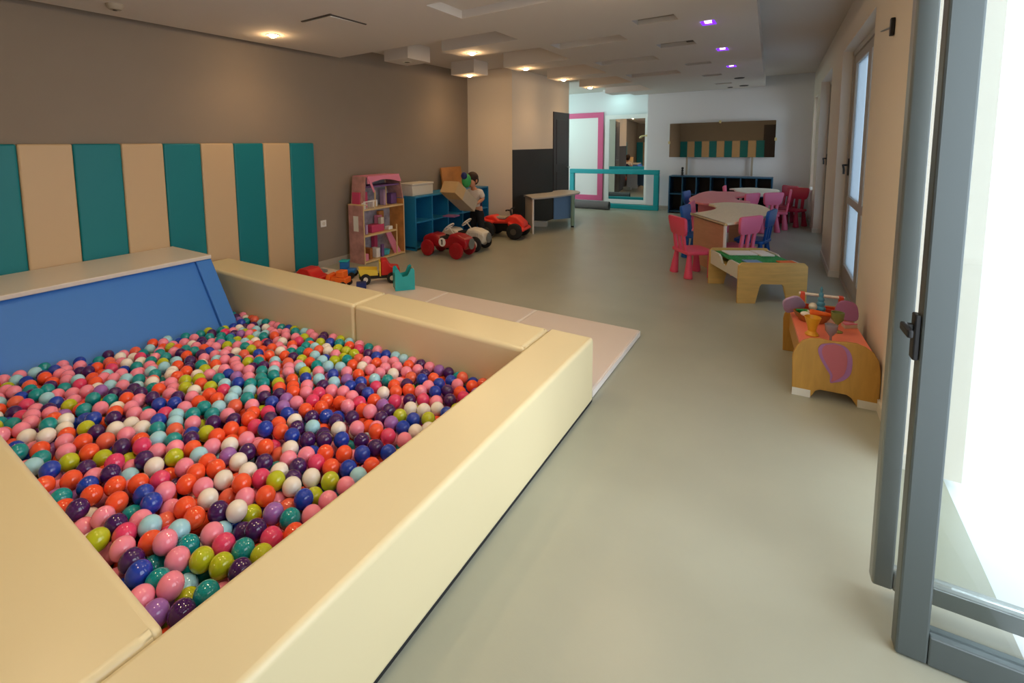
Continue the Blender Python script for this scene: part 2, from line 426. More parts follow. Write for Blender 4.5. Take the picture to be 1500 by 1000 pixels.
# unseen near-ceiling lamps above the frame; last pair added to brighten the front wall
for x, y in ((-3.2, 0.6), (-2.0, 1.7), (-1.55, 0.5), (-1.0, 1.9), (-0.95, 3.5), (-3.2, -2.6), (-1.4, -2.6)):
    downlight(x, y, 'unseen lit ceiling spotlight in the near part of the ceiling, above the picture', power=24, color=(1.0, 0.72, 0.42), group='unseen spotlights in the near ceiling')
def violet(x, y, label, lit=True):
    t = thing('square_ceiling_light' if lit else 'round_downlight', label, 'light', (x, y, ZS), 0)
    if lit:
        MB().box(-0.058, 0.058, -0.098, -0.03, 0.03, 0.055).box(-0.058, -0.03, -0.03, 0.09, 0.0, 0.05).box(0.03, 0.058, -0.03, 0.09, 0.0, 0.05).box(-0.058, 0.058, 0.07, 0.098, 0.002, 0.05).build('housing', 'violet', t)
        MB().box(-0.03, 0.03, -0.05, 0.07, 0.012, 0.022).build('lamp_panel', 'violet_core', t)
        l = lamp('violet_lamp', 'POINT', (0, 0, -0.05), 0.12, (0.5, 0.25, 1.0), 0.04); l.parent = t
    else:
        MB().lathe([(0.066, 0.0), (0.08, 0.0), (0.08, -0.006), (0.066, -0.006)], 24).build('trim_ring', 'vent_dark', t)
        MB().cyl((0, 0, -0.001), (0, 0, -0.012), 0.07).build('lens', 'black', t)
    return t
violet(-0.68, 5.08, 'nearest glowing violet square ceiling light')
violet(-0.72, 6.61, 'middle glowing violet square ceiling light')
violet(-0.766, 8.16, 'farthest glowing violet square ceiling light')
violet(-0.785, 9.69, 'unlit dark round downlight just beyond the violet lights', lit=False)
violet(-0.81, 11.05, 'unlit dark round downlight nearest the far wall corner', lit=False)
violet(-1.06, 11.2, 'small unlit dark downlight left of the farthest pair', lit=False).scale = (0.6, 0.6, 1)
def vent(x0, x1, y0, y1, label, dark=False, z=ZS+0.05):
    t = thing('ceiling_vent', label, 'vent', ((x0+x1)/2, (y0+y1)/2, z), 0)
    w = (x1-x0)/2; d = (y1-y0)/2
    MB().box(-w+0.002, w-0.002, -d+0.002, d-0.002, 0.012, 0.025).build('back_plate', 'vent', t)
    s = MB()
    for i in range(5):
        y = -d + 0.02 + i*(2*d-0.04)/4; s.box(-w+0.004, w-0.004, y-0.004, y+0.004, -0.01, 0.012)
    s.build('slats', 'vent', t)
    if dark: MB().box(w-0.10, w-0.006, -d+0.004, d-0.004, -0.02, -0.011).build('dark_cover', 'vent_dark', t)
vent(-1.23, -0.88, 4.55, 4.77, 'nearest recessed slot vent left of the violet lights')
vent(-1.30, -0.92, 5.80, 6.06, 'second recessed slot vent with a dark square cover at its right end', True)
vent(-1.28, -0.96, 7.45, 7.66, 'third recessed slot vent from the near end')
vent(-1.26, -0.98, 8.88, 9.1, 'fourth recessed slot vent with a small dark cover at its right end', True)
vent(-1.24, -0.96, 10.3, 10.5, 'farthest recessed slot vent in the ceiling')
t = thing('access_panel', 'square ceiling access panel with open dark gaps beside the left spotlight', 'panel', (-3.36, 2.97, ZS), 0)
MB().box(-0.17, 0.17, -0.2, 0.2, -0.012, -0.004).build('hatch', 'ceiling', t, rot=(0.03, 0, 0))
MB().box(-0.19, 0.19, -0.22, -0.2, -0.008, 0).box(0.17, 0.185, -0.2, 0.2, -0.008, 0).build('frame', 'vent_dark', t)
t = thing('smoke_detector', 'round pale smoke detector on the ceiling at upper left', 'detector', (-4.25, 1.60, ZS), 0)
MB().lathe([(0.0, -0.04), (0.04, -0.038), (0.055, -0.02), (0.06, 0)], 24).build('body', 'vent', t, smooth=True)
MB().cyl((0, 0, -0.039), (0, 0, -0.045), 0.015).build('sensor', 'vent_dark', t)
# cool LED lamp of the alcove
t = thing('alcove_lamp', 'cool white ceiling lamp inside the far alcove, hidden above the stepped ceiling', 'light', (-3.5, 11.75, ZC), 0)
MB().box(-0.3, 0.3, -0.06, 0.06, -0.04, 0).build('body', 'white', t)
l = lamp('alcove_led', 'AREA', (0, 0, -0.05), 3, (0.55, 1.0, 0.95), 0.3); l.parent = t

t = thing('alcove_lamp', 'cool fill lamp added inside the alcove, unseen behind the dark door', 'light', (-5.90, 11.0, 2.2), 0)  # unseen second lamp added to spread the cyan light over the alcove wall
MB().box(-0.05, 0.05, -0.3, 0.3, -0.06, 0.06).build('body', 'white', t)
l = lamp('alcove_led', 'AREA', (0.06, 0, 0), 22, (0.55, 1.0, 0.93), 0.5, rot=(0, math.radians(-80), math.radians(20))); l.parent = t

# ------------------------------------------------------------------ ball pit
PZ = 0.39
def barrier(name, x0, x1, y0, y1, label):
    b_ = MB().box(x0, x1, y0, y1, 0.007, PZ)
    bmesh.ops.subdivide_edges(b_.bm, edges=[e for e in b_.bm.edges], cuts=12, use_grid_fill=True)
    o_ = b_.build(name, 'vinyl', bevel=0.036, seg=6)
    MB().box(x0+0.004, x1-0.004, y0+0.004, y1-0.004, 0.0, 0.03).build('shadow_strip', 'rubber', o_)  # dark strip painted in as the shadow line under the barrier
    return tag(o_, label, 'foam barrier')
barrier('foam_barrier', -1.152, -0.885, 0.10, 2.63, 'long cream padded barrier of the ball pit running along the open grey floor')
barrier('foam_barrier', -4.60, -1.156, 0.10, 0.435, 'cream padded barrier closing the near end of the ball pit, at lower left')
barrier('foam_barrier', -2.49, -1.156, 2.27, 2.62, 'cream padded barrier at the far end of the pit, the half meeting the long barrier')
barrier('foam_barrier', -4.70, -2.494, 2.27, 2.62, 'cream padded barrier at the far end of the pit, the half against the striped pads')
struct(MB().box(-4.74, -1.15, 0.43, 2.28, 0.001, 0.01).build('trim_5', 'pit_base'))
# wall pads
def pad(m, lab, loc, rz, w=0.338, z0=0.045, h=1.515, cover=None, grp=None):
    b_ = MB().box(-w/2, w/2, 0, 0.06, z0, z0+h)
    o_ = b_.build('wall_pad', m, bevel=0.016, seg=4)
    o_.location = loc; o_.rotation_euler = (0, 0, rz)
    return tag(o_, lab, 'wall pad', grp)
ordn = ['rightmost', 'second', 'third', 'fourth', 'fifth', 'sixth', 'seventh', 'eighth', 'ninth', 'tenth', 'eleventh']
for k in range(11):
    m, cn = (('pad_teal', 'teal'), ('pad_beige', 'beige'))[k % 2]
    lab = 'rightmost teal padded panel on the taupe wall, nearest the dollhouse' if k == 0 else '%s padded wall panel, %s from the dollhouse end of the striped row' % (cn, ordn[k])
    pad(m, lab, (XL, 3.785-0.17-0.34*k, 0), -PI/2)
for k in range(11):
    m, cn = (('pad_teal', 'teal'), ('pad_beige', 'beige'))[k % 2]
    pad(m, '%s padded panel on the wall behind the viewpoint, %s stripe seen in the long mirror' % (cn, 'leftmost' if k == 0 else ordn[k]), (-4.62+0.34*k, -4.6, 0), 0)
# slide
t = thing('foam_slide', 'blue padded slide with a white top platform standing in the ball pit', 'slide', (-4.735, 0.55, 0), 0)
prof = [(0, 0.012), (0, 0.565), (0.65, 0.565), (1.03, 0.02), (1.03, 0.012)]
pr = [(0.0, 0.012), (0.0, 0.565), (0.68, 0.565), (1.075, 0.012)]
MB().prism(prof, 0.13, 1.42, 'Y').build('ramp', 'slide_blue', t)
MB().prism(pr, 0.0, 0.128, 'Y').build('side_rail', 'slide_blue', t, bevel=0.008)
MB().prism(pr, 1.422, 1.55, 'Y').build('side_rail', 'slide_blue', t, bevel=0.008)
MB().box(0.0, 0.685, 0.0, 1.55, 0.566, 0.60).build('platform', 'slide_white', t, bevel=0.006)
# x, y, z in millimetres and colour number of every ball in view
BALL_DATA = [
-1201,539,276,1, -1270,518,276,2, -1213,625,258,4, -1193,716,255,0, -1278,587,269,4, -1329,478,275,9, -1273,684,265,2, -1367,535,289,0, -1398,472,284,0, -1197,837,247,2, -1341,564,231,5, -1277,756,255,5, -1341,665,262,5, -1434,530,268,4, -1194,903,224,5, -1344,735,256,4,
-1406,640,267,5, -1315,814,253,8, -1275,871,245,1, -1459,595,274,0, -1499,507,278,3, -1409,709,261,8, -1208,997,231,0, -1388,805,253,2, -1539,597,290,0, -1343,905,244,4, -1300,960,238,0, -1479,710,264,0, -1569,515,275,2, -1506,647,254,4, -1230,1087,229,8, -1544,563,229,4,
-1412,887,246,9, -1456,800,213,2, -1313,1042,232,0, -1604,581,268,1, -1577,653,268,7, -1505,810,265,6, -1639,517,278,0, -1192,1172,206,1, -1510,756,220,7, -1391,996,236,3, -1259,1165,224,7, -1568,779,254,2, -1605,716,258,1, -1502,859,216,5, -1321,1133,228,0, -1669,607,273,7,
-1238,1231,217,1, -1702,546,272,8, -1510,922,245,1, -1634,646,226,8, -1442,966,196,10, -1737,484,283,5, -1472,1006,244,6, -1565,876,243,0, -1410,1055,198,5, -1394,1120,227,5, -1675,719,262,1, -1331,1206,219,7, -1540,985,253,5, -1203,1335,207,0, -1738,606,261,0, -1511,967,191,0,
-1772,546,272,2, -1701,663,230,10, -1664,793,251,6, -1469,1091,228,6, -1628,901,258,1, -1272,1299,194,5, -1525,1048,226,2, -1401,1218,216,3, -1338,1285,212,1, -1782,658,271,3, -1613,970,242,8, -1192,1427,197,0, -1461,1181,219,1, -1660,864,207,10, -1269,1368,200,4, -1841,535,275,0,
-1756,707,225,0, -1594,1037,235,6, -1738,814,250,0, -1568,1104,226,2, -1528,1162,223,8, -1723,883,244,6, -1832,612,231,4, -1817,718,260,0, -1884,590,274,1, -1256,1455,194,1, -1696,967,237,6, -1802,786,254,1, -1349,1395,204,3, -1863,666,263,3, -1428,1320,211,3, -1943,496,284,2,
-1491,1277,212,1, -1638,1110,228,0, -1600,1169,226,0, -1217,1522,174,0, -1696,1038,233,2, -1557,1232,216,1, -1419,1391,204,2, -1808,900,246,1, -1845,841,247,1, -1905,738,257,8, -1282,1542,189,10, -1786,980,236,6, -2010,475,267,1, -1946,682,261,1, -1191,1621,173,0, -1357,1508,196,0,
-2005,555,271,1, -1697,1161,223,6, -1505,1390,204,2, -1994,624,267,1, -1634,1225,187,3, -1914,831,250,0, -1878,903,242,1, -1778,1097,236,1, -1856,977,236,9, -1585,1346,205,3, -1440,1492,195,8, -1820,1041,231,2, -1642,1298,210,2, -1295,1617,170,4, -2079,486,271,4, -1751,1140,184,10,
-1700,1255,213,2, -1366,1596,187,6, -2075,565,270,3, -1197,1721,172,2, -1509,1485,198,1, -2014,764,254,6, -1949,905,243,7, -1265,1707,173,7, -2085,641,268,2, -1773,1226,220,3, -1842,1109,208,0, -2010,837,252,5, -1917,1019,236,6, -1436,1588,185,3, -1597,1449,201,0, -1658,1392,205,6,
-1346,1667,168,6, -1698,1336,192,2, -2071,696,227,7, -1969,971,238,0, -1905,1088,230,0, -1212,1788,165,7, -2083,756,260,2, -2019,914,242,1, -1506,1583,188,9, -2142,605,252,0, -1554,1532,173,0, -2172,544,268,1, -1765,1331,209,7, -1852,1223,217,1, -2207,473,273,1, -1321,1744,152,9,
-2150,678,267,8, -1817,1284,212,2, -2072,869,249,0, -1899,1136,180,0, -1390,1721,178,5, -1907,1182,232,3, -1448,1676,178,3, -1972,1056,210,1, -1720,1430,203,2, -1221,1858,168,2, -2133,728,220,0, -2027,1022,237,1, -1282,1810,147,3, -2123,821,242,0, -1582,1596,183,2, -1758,1384,164,1,
-2211,602,260,2, -1690,1505,194,2, -1618,1546,150,1, -1523,1664,179,5, -2092,943,242,2, -2180,788,265,8, -1916,1255,213,1, -1648,1584,202,0, -1353,1822,168,3, -1879,1317,209,6, -1790,1433,204,3, -2035,1092,232,1, -1979,1177,219,8, -2142,894,245,4, -2288,512,279,3, -1196,1939,148,6,
-1845,1390,202,2, -2096,1012,233,5, -1268,1910,163,9, -2202,744,214,5, -1598,1664,182,2, -2255,672,248,5, -1468,1783,169,6, -2201,857,250,7, -2033,1141,183,1, -2256,741,259,2, -1424,1837,165,6, -1986,1258,213,2, -1532,1755,171,6, -2314,578,264,5, -1714,1597,181,1, -2051,1190,229,1,
-2163,980,220,3, -2253,810,250,1, -2318,647,265,1, -1784,1562,197,0, -1964,1337,206,3, -1800,1509,155,3, -1356,1915,141,5, -1663,1688,177,9, -2105,1146,223,2, -1924,1413,203,1, -2224,936,241,10, -2156,1075,231,2, -1888,1481,196,1, -1296,1996,151,1, -1202,2053,148,0, -2395,486,266,7,
-2050,1289,210,8, -1471,1891,161,0, -1774,1632,185,8, -1647,1763,172,8, -2098,1239,214,1, -2226,1017,234,0, -2291,892,246,4, -1733,1698,180,1, -2362,720,260,10, -1595,1820,166,2, -1540,1866,164,8, -1428,1954,155,2, -1861,1579,185,1, -2347,791,254,0, -2176,1156,221,0, -2043,1369,203,9,
-2416,597,258,0, -2290,969,240,7, -1924,1547,190,1, -1385,2020,152,8, -1224,2119,144,3, -2452,525,254,4, -2234,1112,226,4, -2359,859,246,6, -2029,1438,198,0, -1980,1502,194,8, -2439,663,258,1, -1855,1658,180,0, -1322,2082,137,1, -2170,1279,212,0, -2304,1055,232,4, -2365,929,243,3,
-2124,1361,205,3, -1818,1736,175,3, -1762,1796,168,6, -1546,1978,155,3, -2351,1003,236,7, -2098,1428,199,9, -2235,1227,215,10, -2445,785,250,6, -1440,2064,145,1, -1720,1852,164,1, -1204,2207,131,0, -1278,2162,124,4, -1618,1942,154,0, -1502,2032,150,2, -2282,1170,221,7, -1929,1664,183,0,
-1678,1908,160,1, -2020,1573,190,8, -1372,2130,126,9, -2563,480,267,4, -2544,545,249,1, -2337,1125,223,4, -2531,625,246,0, -2458,852,235,6, -1886,1751,172,2, -1994,1638,184,0, -2201,1369,206,2, -2081,1539,193,0, -2418,981,234,8, -2510,732,240,2, -2260,1309,209,4, -2174,1438,198,2,
-1842,1822,167,8, -2135,1496,200,1, -2459,925,238,0, -1621,2012,151,0, -1329,2208,131,0, -2402,1064,229,0, -1779,1902,159,1, -2316,1255,216,7, -1428,2171,138,1, -1959,1740,173,3, -1731,1955,156,2, -1504,2133,141,0, -2633,849,236,1, -2543,898,237,0, -2549,1269,205,5, -2516,1331,203,7,
-2447,1288,209,8, -2466,1381,204,3, -2401,1414,201,4, -2352,1463,198,4, -2292,1513,194,5, -2458,1216,216,1, -2371,1211,218,1, -2380,1312,207,7, -2328,1365,206,7, -2272,1410,200,0, -2231,1479,199,1, -2196,1540,192,1, -2140,1590,190,0, -2077,1647,183,2, -2066,1716,176,7, -1948,1809,169,3,
-2136,2214,133,3, -2069,2233,130,7, -1998,2233,130,7, -2012,2157,138,0, -1945,2110,142,0, -1990,2053,146,0, -1926,2233,130,0, -1900,2169,139,1, -1856,2233,131,2, -1817,2156,138,0, -1786,2233,132,0, -1711,2233,132,9, -1571,2233,122,4, -1463,2233,120,3, -1395,2233,133,10, -1640,2233,135,2,
-1569,2158,136,3, -1516,2201,152,10, -1893,2018,149,6, -1842,2080,149,0, -1775,2044,147,10, -1739,2126,140,2, -1707,2062,148,3, -1663,2116,141,1, -1852,1927,159,4, -1593,2076,145,3, -3464,1284,141,8, -3396,1180,155,6, -3416,1384,138,4, -3373,1092,163,8, -3223,1089,172,0, -3168,1032,182,0,
-3139,1139,176,0, -3308,1284,152,4, -3271,1188,163,4, -3207,1311,156,5, -3115,1280,166,7, -3109,1202,171,7, -3025,1190,179,4, -3023,1103,186,4, -3089,1066,186,7, -3055,974,196,7, -2992,1012,198,0, -2878,1024,205,2, -2906,944,209,2, -2823,895,219,4, -3506,1491,123,5, -3437,1506,126,1,
-3310,1468,136,2, -3222,1464,144,1, -3096,1426,155,2, -3530,1595,114,0, -3369,1598,122,0, -3167,1531,140,2, -3067,1499,150,0, -3071,1338,163,1, -2912,1315,179,1, -2937,1414,171,4, -2936,1240,184,6, -2792,1175,200,0, -2892,1121,199,6, -2756,1097,208,1, -2756,1235,198,5, -2654,1187,208,5,
-2715,1291,196,5, -2639,1263,201,1, -2568,1192,211,6, -2494,1144,220,0, -2636,1100,216,0, -2555,1103,220,2, -2488,1057,230,3, -2553,1012,227,3, -2624,1012,238,2, -2755,945,226,1, -2682,974,226,0, -2410,1135,225,1, -2604,975,182,4, -3849,2233,56,0, -3655,2104,74,3, -3385,1940,91,9,
-3526,1893,88,8, -3633,1762,96,4, -3502,1762,101,4, -3357,1763,110,4, -3354,1834,102,4, -3481,2085,74,0, -3710,2230,57,10, -3641,2216,69,10, -3381,2150,73,6, -3510,2233,65,4, -3271,2216,75,4, -3577,2233,47,7, -3133,2233,82,5, -3421,2233,63,0, -3118,2146,94,0, -3351,2233,66,0,
-3255,1990,94,7, -3171,1993,103,4, -3118,2047,101,1, -2971,1898,128,2, -2929,1985,120,6, -2934,2099,112,0, -2801,1974,131,1, -3157,1835,117,7, -3199,1904,106,5, -3111,1888,114,6, -3132,1764,123,0, -3019,1847,125,10, -3309,1662,119,0, -3230,1665,127,0, -3032,1616,144,0, -3199,1727,121,5,
-2901,1675,150,10, -2998,1678,140,6, -2955,1760,140,5, -2830,1733,150,3, -2876,1472,168,1, -2825,1569,164,0, -2739,1605,166,5, -2679,1641,170,4, -2587,1615,175,2, -2733,1751,157,1, -2604,1705,166,7, -2744,1840,148,6, -2645,1805,156,1, -2573,1815,159,2, -2528,1653,176,0, -2466,1604,183,7,
-2512,1734,169,10, -2437,1687,177,0, -2373,1638,186,0, -2404,1560,189,4, -2523,1562,182,4, -2428,1495,193,4, -2678,1508,180,0, -2601,1526,181,0, -2495,1462,192,0, -2642,1423,188,3, -2565,1428,191,9, -2741,1453,179,0, -2738,1363,186,0, -2618,1353,197,4, -2281,1596,184,1, -3203,2233,77,3,
-2936,2233,98,0, -2778,2233,111,2, -2679,2233,118,0, -2826,2182,112,0, -3007,2233,92,7, -2870,2128,113,5, -2670,2112,129,5, -2611,2150,130,3, -2540,2171,131,4, -2600,2233,122,5, -2508,2233,124,7, -2440,2173,136,1, -2405,2233,129,0, -2343,2169,137,8, -2315,2233,129,4, -2233,2233,132,0,
-2233,2147,139,2, -2159,2147,140,3, -2683,1999,138,4, -2616,2020,141,7, -2624,1914,148,4, -2554,1920,154,1, -2549,2001,144,10, -2483,2024,145,6, -2457,2088,141,5, -2386,2004,152,0, -2377,2088,145,5, -2303,2089,144,5, -2254,1984,157,4, -2314,1933,156,5, -2481,1914,155,7, -2374,1886,160,7,
-2412,1822,164,1, -2489,1819,162,5, -2380,1728,175,7, -2328,1806,171,4, -2273,1848,165,7, -2207,1886,160,7, -2310,1706,175,5, -2250,1756,173,0, -2157,1786,169,3, -2114,1854,167,0, -2219,2050,147,10, -2178,1959,154,1, -2104,1972,155,6, -2042,1879,161,1, -2148,2051,148,0, -2081,2071,147,1,
-2032,1970,157,0, -1961,1975,154,0, -2232,1651,182,3, -2164,1690,179,7, -2042,1790,168,9, -1918,1889,162,7, -3672,566,187,1, -3247,552,196,1, -3148,831,188,0, -3278,2124,78,0, -2999,2160,88,4, -3268,474,212,7, -4466,477,188,3, -2996,1273,172,6, -3451,1116,149,1, -3567,1342,115,4,
-2961,1525,155,7, -3126,935,176,6, -3287,1852,94,5, -3408,579,193,0, -3128,516,211,6, -2998,911,211,9, -2693,1886,136,4, -3565,2033,68,6, -2873,592,236,0, -2718,543,246,6, -3533,1270,125,6, -3077,658,200,0, -3632,490,189,0, -3074,740,200,3, -2811,546,245,0, -3007,1998,102,0,
-3273,1921,81,1, -3487,731,179,10, -3259,897,180,8, -3425,989,175,2, -3605,823,167,2, -3416,650,200,0, -4662,492,195,2, -3402,1659,115,2, -3489,540,186,0, -2848,1846,143,1, -3623,705,184,7, -3570,1467,111,1, -2681,666,231,6, -2717,887,214,6, -2638,487,249,3, -3632,1320,126,10,
-3295,651,201,3, -3831,2164,66,2, -4421,2204,52,0, -2854,492,235,10, -4511,2155,63,7, -3164,643,206,8, -4217,2222,56,6, -4112,2146,58,4, -4641,2149,60,0, -2772,2096,115,4, -3476,1939,72,2, -3483,632,194,0, -3386,1257,138,6, -2797,776,232,4, -3012,591,218,8, -2863,1398,168,5,
-2883,1925,119,0, -3282,831,177,4, -2940,681,216,0, -3547,1138,143,10, -3258,1789,106,4, -3042,1768,134,4, -3216,2156,66,0, -3463,826,163,1, -2734,1682,154,10, -3392,876,176,0, -2712,754,221,3, -3732,497,210,0, -3482,1050,159,1, -3828,486,184,0, -3945,2196,53,4, -3489,1411,122,0,
-2730,2176,122,2, -3641,1112,135,4, -3591,1693,99,0, -3550,1048,140,3, -2566,820,244,2, -3571,552,181,9, -4297,490,209,7, -3189,1596,128,3, -3595,999,162,0, -3146,1365,160,7, -2641,765,243,3, -2928,1828,115,1, -3319,976,167,1, -2894,1542,167,0, -3029,801,197,0, -3489,965,161,2,
-3333,570,198,7, -3576,1210,142,6, -2696,1040,205,0, -2961,763,210,5, -2863,781,210,1, -3466,2182,47,2, -2565,2076,128,6, -3651,1831,92,5, -2812,1903,118,0, -2810,662,237,1, -3238,1006,177,0, -2916,851,220,4, -3115,1595,124,0, -2810,1448,157,6, -3414,716,179,4, -3539,2141,61,2,
-4340,2151,58,7, -3569,654,176,5, -3340,703,179,2, -3250,705,208,4, -2616,586,264,6, -3620,1602,94,3, -3464,1832,94,4, -3557,734,181,3, -2772,1014,219,2, -2579,717,244,5, -4104,485,199,1, -3304,1371,146,4, -3077,875,204,0, -2830,2051,125,8, -3105,1678,122,0, -3676,1177,144,2,
-3312,1046,160,7, -3044,2096,98,0, -3574,1816,98,2, -2788,1788,135,4, -3196,951,186,1, -3923,492,199,1, -3354,505,210,1, -2646,1580,164,2, -2828,1336,170,6, -2954,1612,135,2, -3660,889,160,3, -3291,761,198,4, -3722,857,172,4, -2935,478,248,5, -3470,1689,107,2, -3538,883,171,0,
-2827,1664,135,0, -3452,1611,110,6, -4554,496,185,9, -3643,1956,68,5, -3234,619,211,10, -2762,1539,163,0, -4391,475,195,7, -4138,2220,54,7, -3187,732,194,7, -3689,664,184,0, -3015,510,222,4, -3359,2028,73,1, -4069,2226,54,9, -4603,2207,52,0, -4357,2232,52,1, -3654,1662,105,4,
-3688,734,182,0, -3017,1382,150,2, -3364,791,183,2, -3428,2000,73,5, -3057,1936,100,8, -2412,1940,139,3, -3497,1186,134,0, -3683,1451,126,1, -3119,586,208,2, -3208,1387,136,7, -3270,1602,128,1, -3686,1024,154,3, -4025,2155,63,2, -3168,1236,155,0, -3261,1532,138,4, -3386,1458,131,0,
-2863,1240,190,1, -3629,1409,112,7, -3603,930,158,0, -4261,2161,63,0, -3682,1546,116,7, -3017,694,204,2, -4033,474,188,2, -3189,2094,91,0, -2746,690,239,6, -2953,1070,176,7, -2855,711,214,9, -2318,2010,142,5, -2953,1149,179,10, -2736,623,254,4, -3598,1905,84,4, -3643,1251,125,0,
-3631,1498,124,0, -4212,492,197,4, -2955,546,220,4, -2606,653,235,1, -3539,476,187,0, -2084,2148,128,0, -3011,1458,140,6, -3758,2146,59,9, -3229,786,177,0, -2826,1096,192,4, -2664,1737,141,1, -4192,2151,59,0, -3447,479,212,0, -4528,2221,47,0, -3271,1722,121,9, -3416,1731,92,0,
-3252,2059,82,7, -3636,2025,66,3, -3409,1874,86,3, -3313,1135,147,3, -3466,901,174,0, -2713,2058,117,1, -3541,1965,71,0, -3083,1822,119,0, -3496,2018,62,7, -1801,1969,137,0, -2631,919,230,0, -3073,2199,92,4, -3368,1334,141,0, -3778,2218,49,6, -3188,485,230,2, -3705,942,158,0,
-3323,1973,96,0, -2721,1156,195,0, -3371,1528,124,4, -3615,605,195,1, -2742,1936,128,0, -3576,1537,104,0, -2878,1610,143,4, -2753,830,230,0, -2821,965,212,2, -3330,909,181,7, -3670,801,179,7, -3688,2164,58,4, -3904,2142,67,0, -3330,1216,136,6, -3072,474,238,0, -3591,2096,49,2,
-3729,607,189,7, -4287,2224,50,1, -3537,812,180,1, -3237,1248,154,0, -2792,473,263,0, -2940,613,236,0, -3204,1176,149,0, -2448,1762,160,0, -3411,2083,73,7, -2928,2165,86,1, -2023,2074,88,4, -2327,528,213,0, -3135,690,163,4, -2225,1577,129,1, -1508,1206,174,0, -3312,484,158,5,
-2587,1239,146,6, -3166,1120,115,0, -3360,640,156,5, -2547,1485,152,0, -2930,1758,75,4, -2212,2098,92,7, -3406,976,109,1, -1690,1714,116,0, -1436,657,207,4, -1939,989,177,7, -2180,1494,141,0, -3537,1668,63,2, -1408,1726,110,1, -2251,1481,132,3, -3509,911,114,0, -1646,1014,191,7,
-1214,766,207,0, -1413,1154,169,9, -1591,1383,143,4, -1936,1924,104,2, -3493,1337,100,2, -2445,735,202,4, -1920,1573,125,1, -1695,1872,102,0, -1776,1837,106,2, -2996,1555,90,0, -3197,1480,80,1, -2900,890,160,9, -1885,2075,95,2, -1242,827,188,1, -1747,1998,103,5, -2306,1657,125,7,
-1931,1367,151,3, -1844,1176,166,8, -1813,1607,132,9, -2310,827,203,3, -1750,950,182,1, -2507,1057,162,5, -2462,1946,90,5, -2032,1535,132,9, -3354,1480,73,0, -3278,1700,55,0, -1400,1649,127,9, -2293,1868,101,0, -3082,1144,136,0, -3420,1054,128,1, -2766,1149,141,1, -1747,1546,130,7,
-1226,1661,128,4, -2026,1681,130,0, -2718,1980,80,8, -2139,1150,162,3, -1725,765,201,1, -3247,1051,115,0, -2521,803,187,4, -3361,923,120,4, -1570,628,203,0, -2014,1855,100,7, -2975,2046,56,2, -1518,1103,176,4, -1616,937,180,0, -2448,1813,105,4, -2828,1507,111,9, -1413,1903,101,8,
-3150,1957,47,6, -2852,1267,127,0, -2993,1934,72,1, -2712,615,188,2, -3234,1623,71,0, -1589,1736,122,1, -2618,1977,83,3, -2818,611,186,2, -2449,983,172,6, -1910,796,190,2, -1353,1464,142,5, -3148,1189,107,4, -3322,1542,72,1, -1280,1080,167,2, -2322,1769,112,7, -1838,1308,150,2,
-1652,1807,118,0, -2228,519,224,0, -2664,803,189,1, -2362,1963,93,3, -2144,1240,158,10, -1191,1047,169,6, -1671,2024,101,4, -3036,1773,65,5, -3561,963,108,7, -2086,1928,104,1, -1653,752,194,1, -2074,1399,140,2, -2044,1464,134,1, -3630,783,116,4, -2649,1526,120,0, -1866,1862,115,0,
-2364,626,213,2, -2959,1331,120,0, -2662,550,205,0, -1734,2082,86,4, -1731,1207,167,2, -1329,986,176,8, -2545,1685,116,0, -2365,1568,131,4, -2858,2002,84,4, -2705,1770,96,1, -3415,524,150,1, -3553,1736,58,0, -1824,1425,143,1, -1751,1277,167,0, -1870,556,212,0, -2677,1378,143,2,
-2446,1463,133,1, -2087,1752,116,4, -3153,1728,66,6, -3164,1651,94,7, -2405,2044,98,9, -1949,610,216,2, -3238,942,130,0, -2708,1099,156,4, -1762,2198,76,2, -1900,683,201,0, -2434,1393,143,2, -1240,948,178,0, -2782,1840,89,6, -2888,1171,150,0, -2504,924,184,8, -1297,1916,99,0,
-1378,938,193,2, -1479,1924,100,9, -2404,932,185,3, -2508,2147,73,1, -3492,1606,53,4, -1488,1624,134,4, -2777,867,175,5, -2193,1733,132,0, -2317,1001,175,4, -1494,1711,128,6, -2606,1777,101,1, -3255,704,138,0, -2177,1626,142,4, -2583,1308,156,1, -1333,1344,159,0, -3014,746,158,0,
-1266,2091,96,2, -2697,1447,121,0, -1350,1232,157,0, -2985,964,148,9, -1511,1335,153,0, -1467,1835,110,7, -1279,475,222,1, -1238,694,206,10, -1616,811,194,1, -2970,829,171,1, -2091,1320,156,4, -2231,1340,150,2, -2620,2194,67,4, -3045,2046,49,1, -2702,1213,159,4, -1973,2006,92,6,
-1250,555,212,9, -2574,2126,76,1, -2603,1126,158,4, -1707,2148,80,3, -3654,938,110,0, -2354,1244,158,6, -2292,2166,86,10, -3356,1406,96,3, -2422,2126,88,10, -2352,1832,110,0, -2149,1896,104,7, -2144,2168,76,5, -2520,1860,100,0, -1686,1404,142,6, -3037,851,149,8, -2920,992,158,10,
-3632,1056,94,0, -3111,1012,135,4, -3405,1308,88,2, -2005,675,220,0, -1875,2143,79,0, -2042,1611,135,2, -2851,2226,53,0, -1905,1290,150,3, -3607,878,112,0, -3323,860,129,3, -2054,2009,98,3, -1554,2081,88,9, -3561,783,120,1, -2054,1015,173,1, -1373,687,204,0, -2974,895,148,5,
-2882,645,182,5, -3563,1394,69,5, -2375,1670,124,4, -2480,601,204,1, -1334,1576,128,4, -1767,1073,171,0, -2362,1385,148,5, -1886,491,244,0, -2372,772,191,0, -2780,2196,52,8, -2908,1446,112,0, -3418,1212,95,10, -3173,1337,101,4, -1326,856,197,1, -3206,638,150,1, -3208,860,151,8,
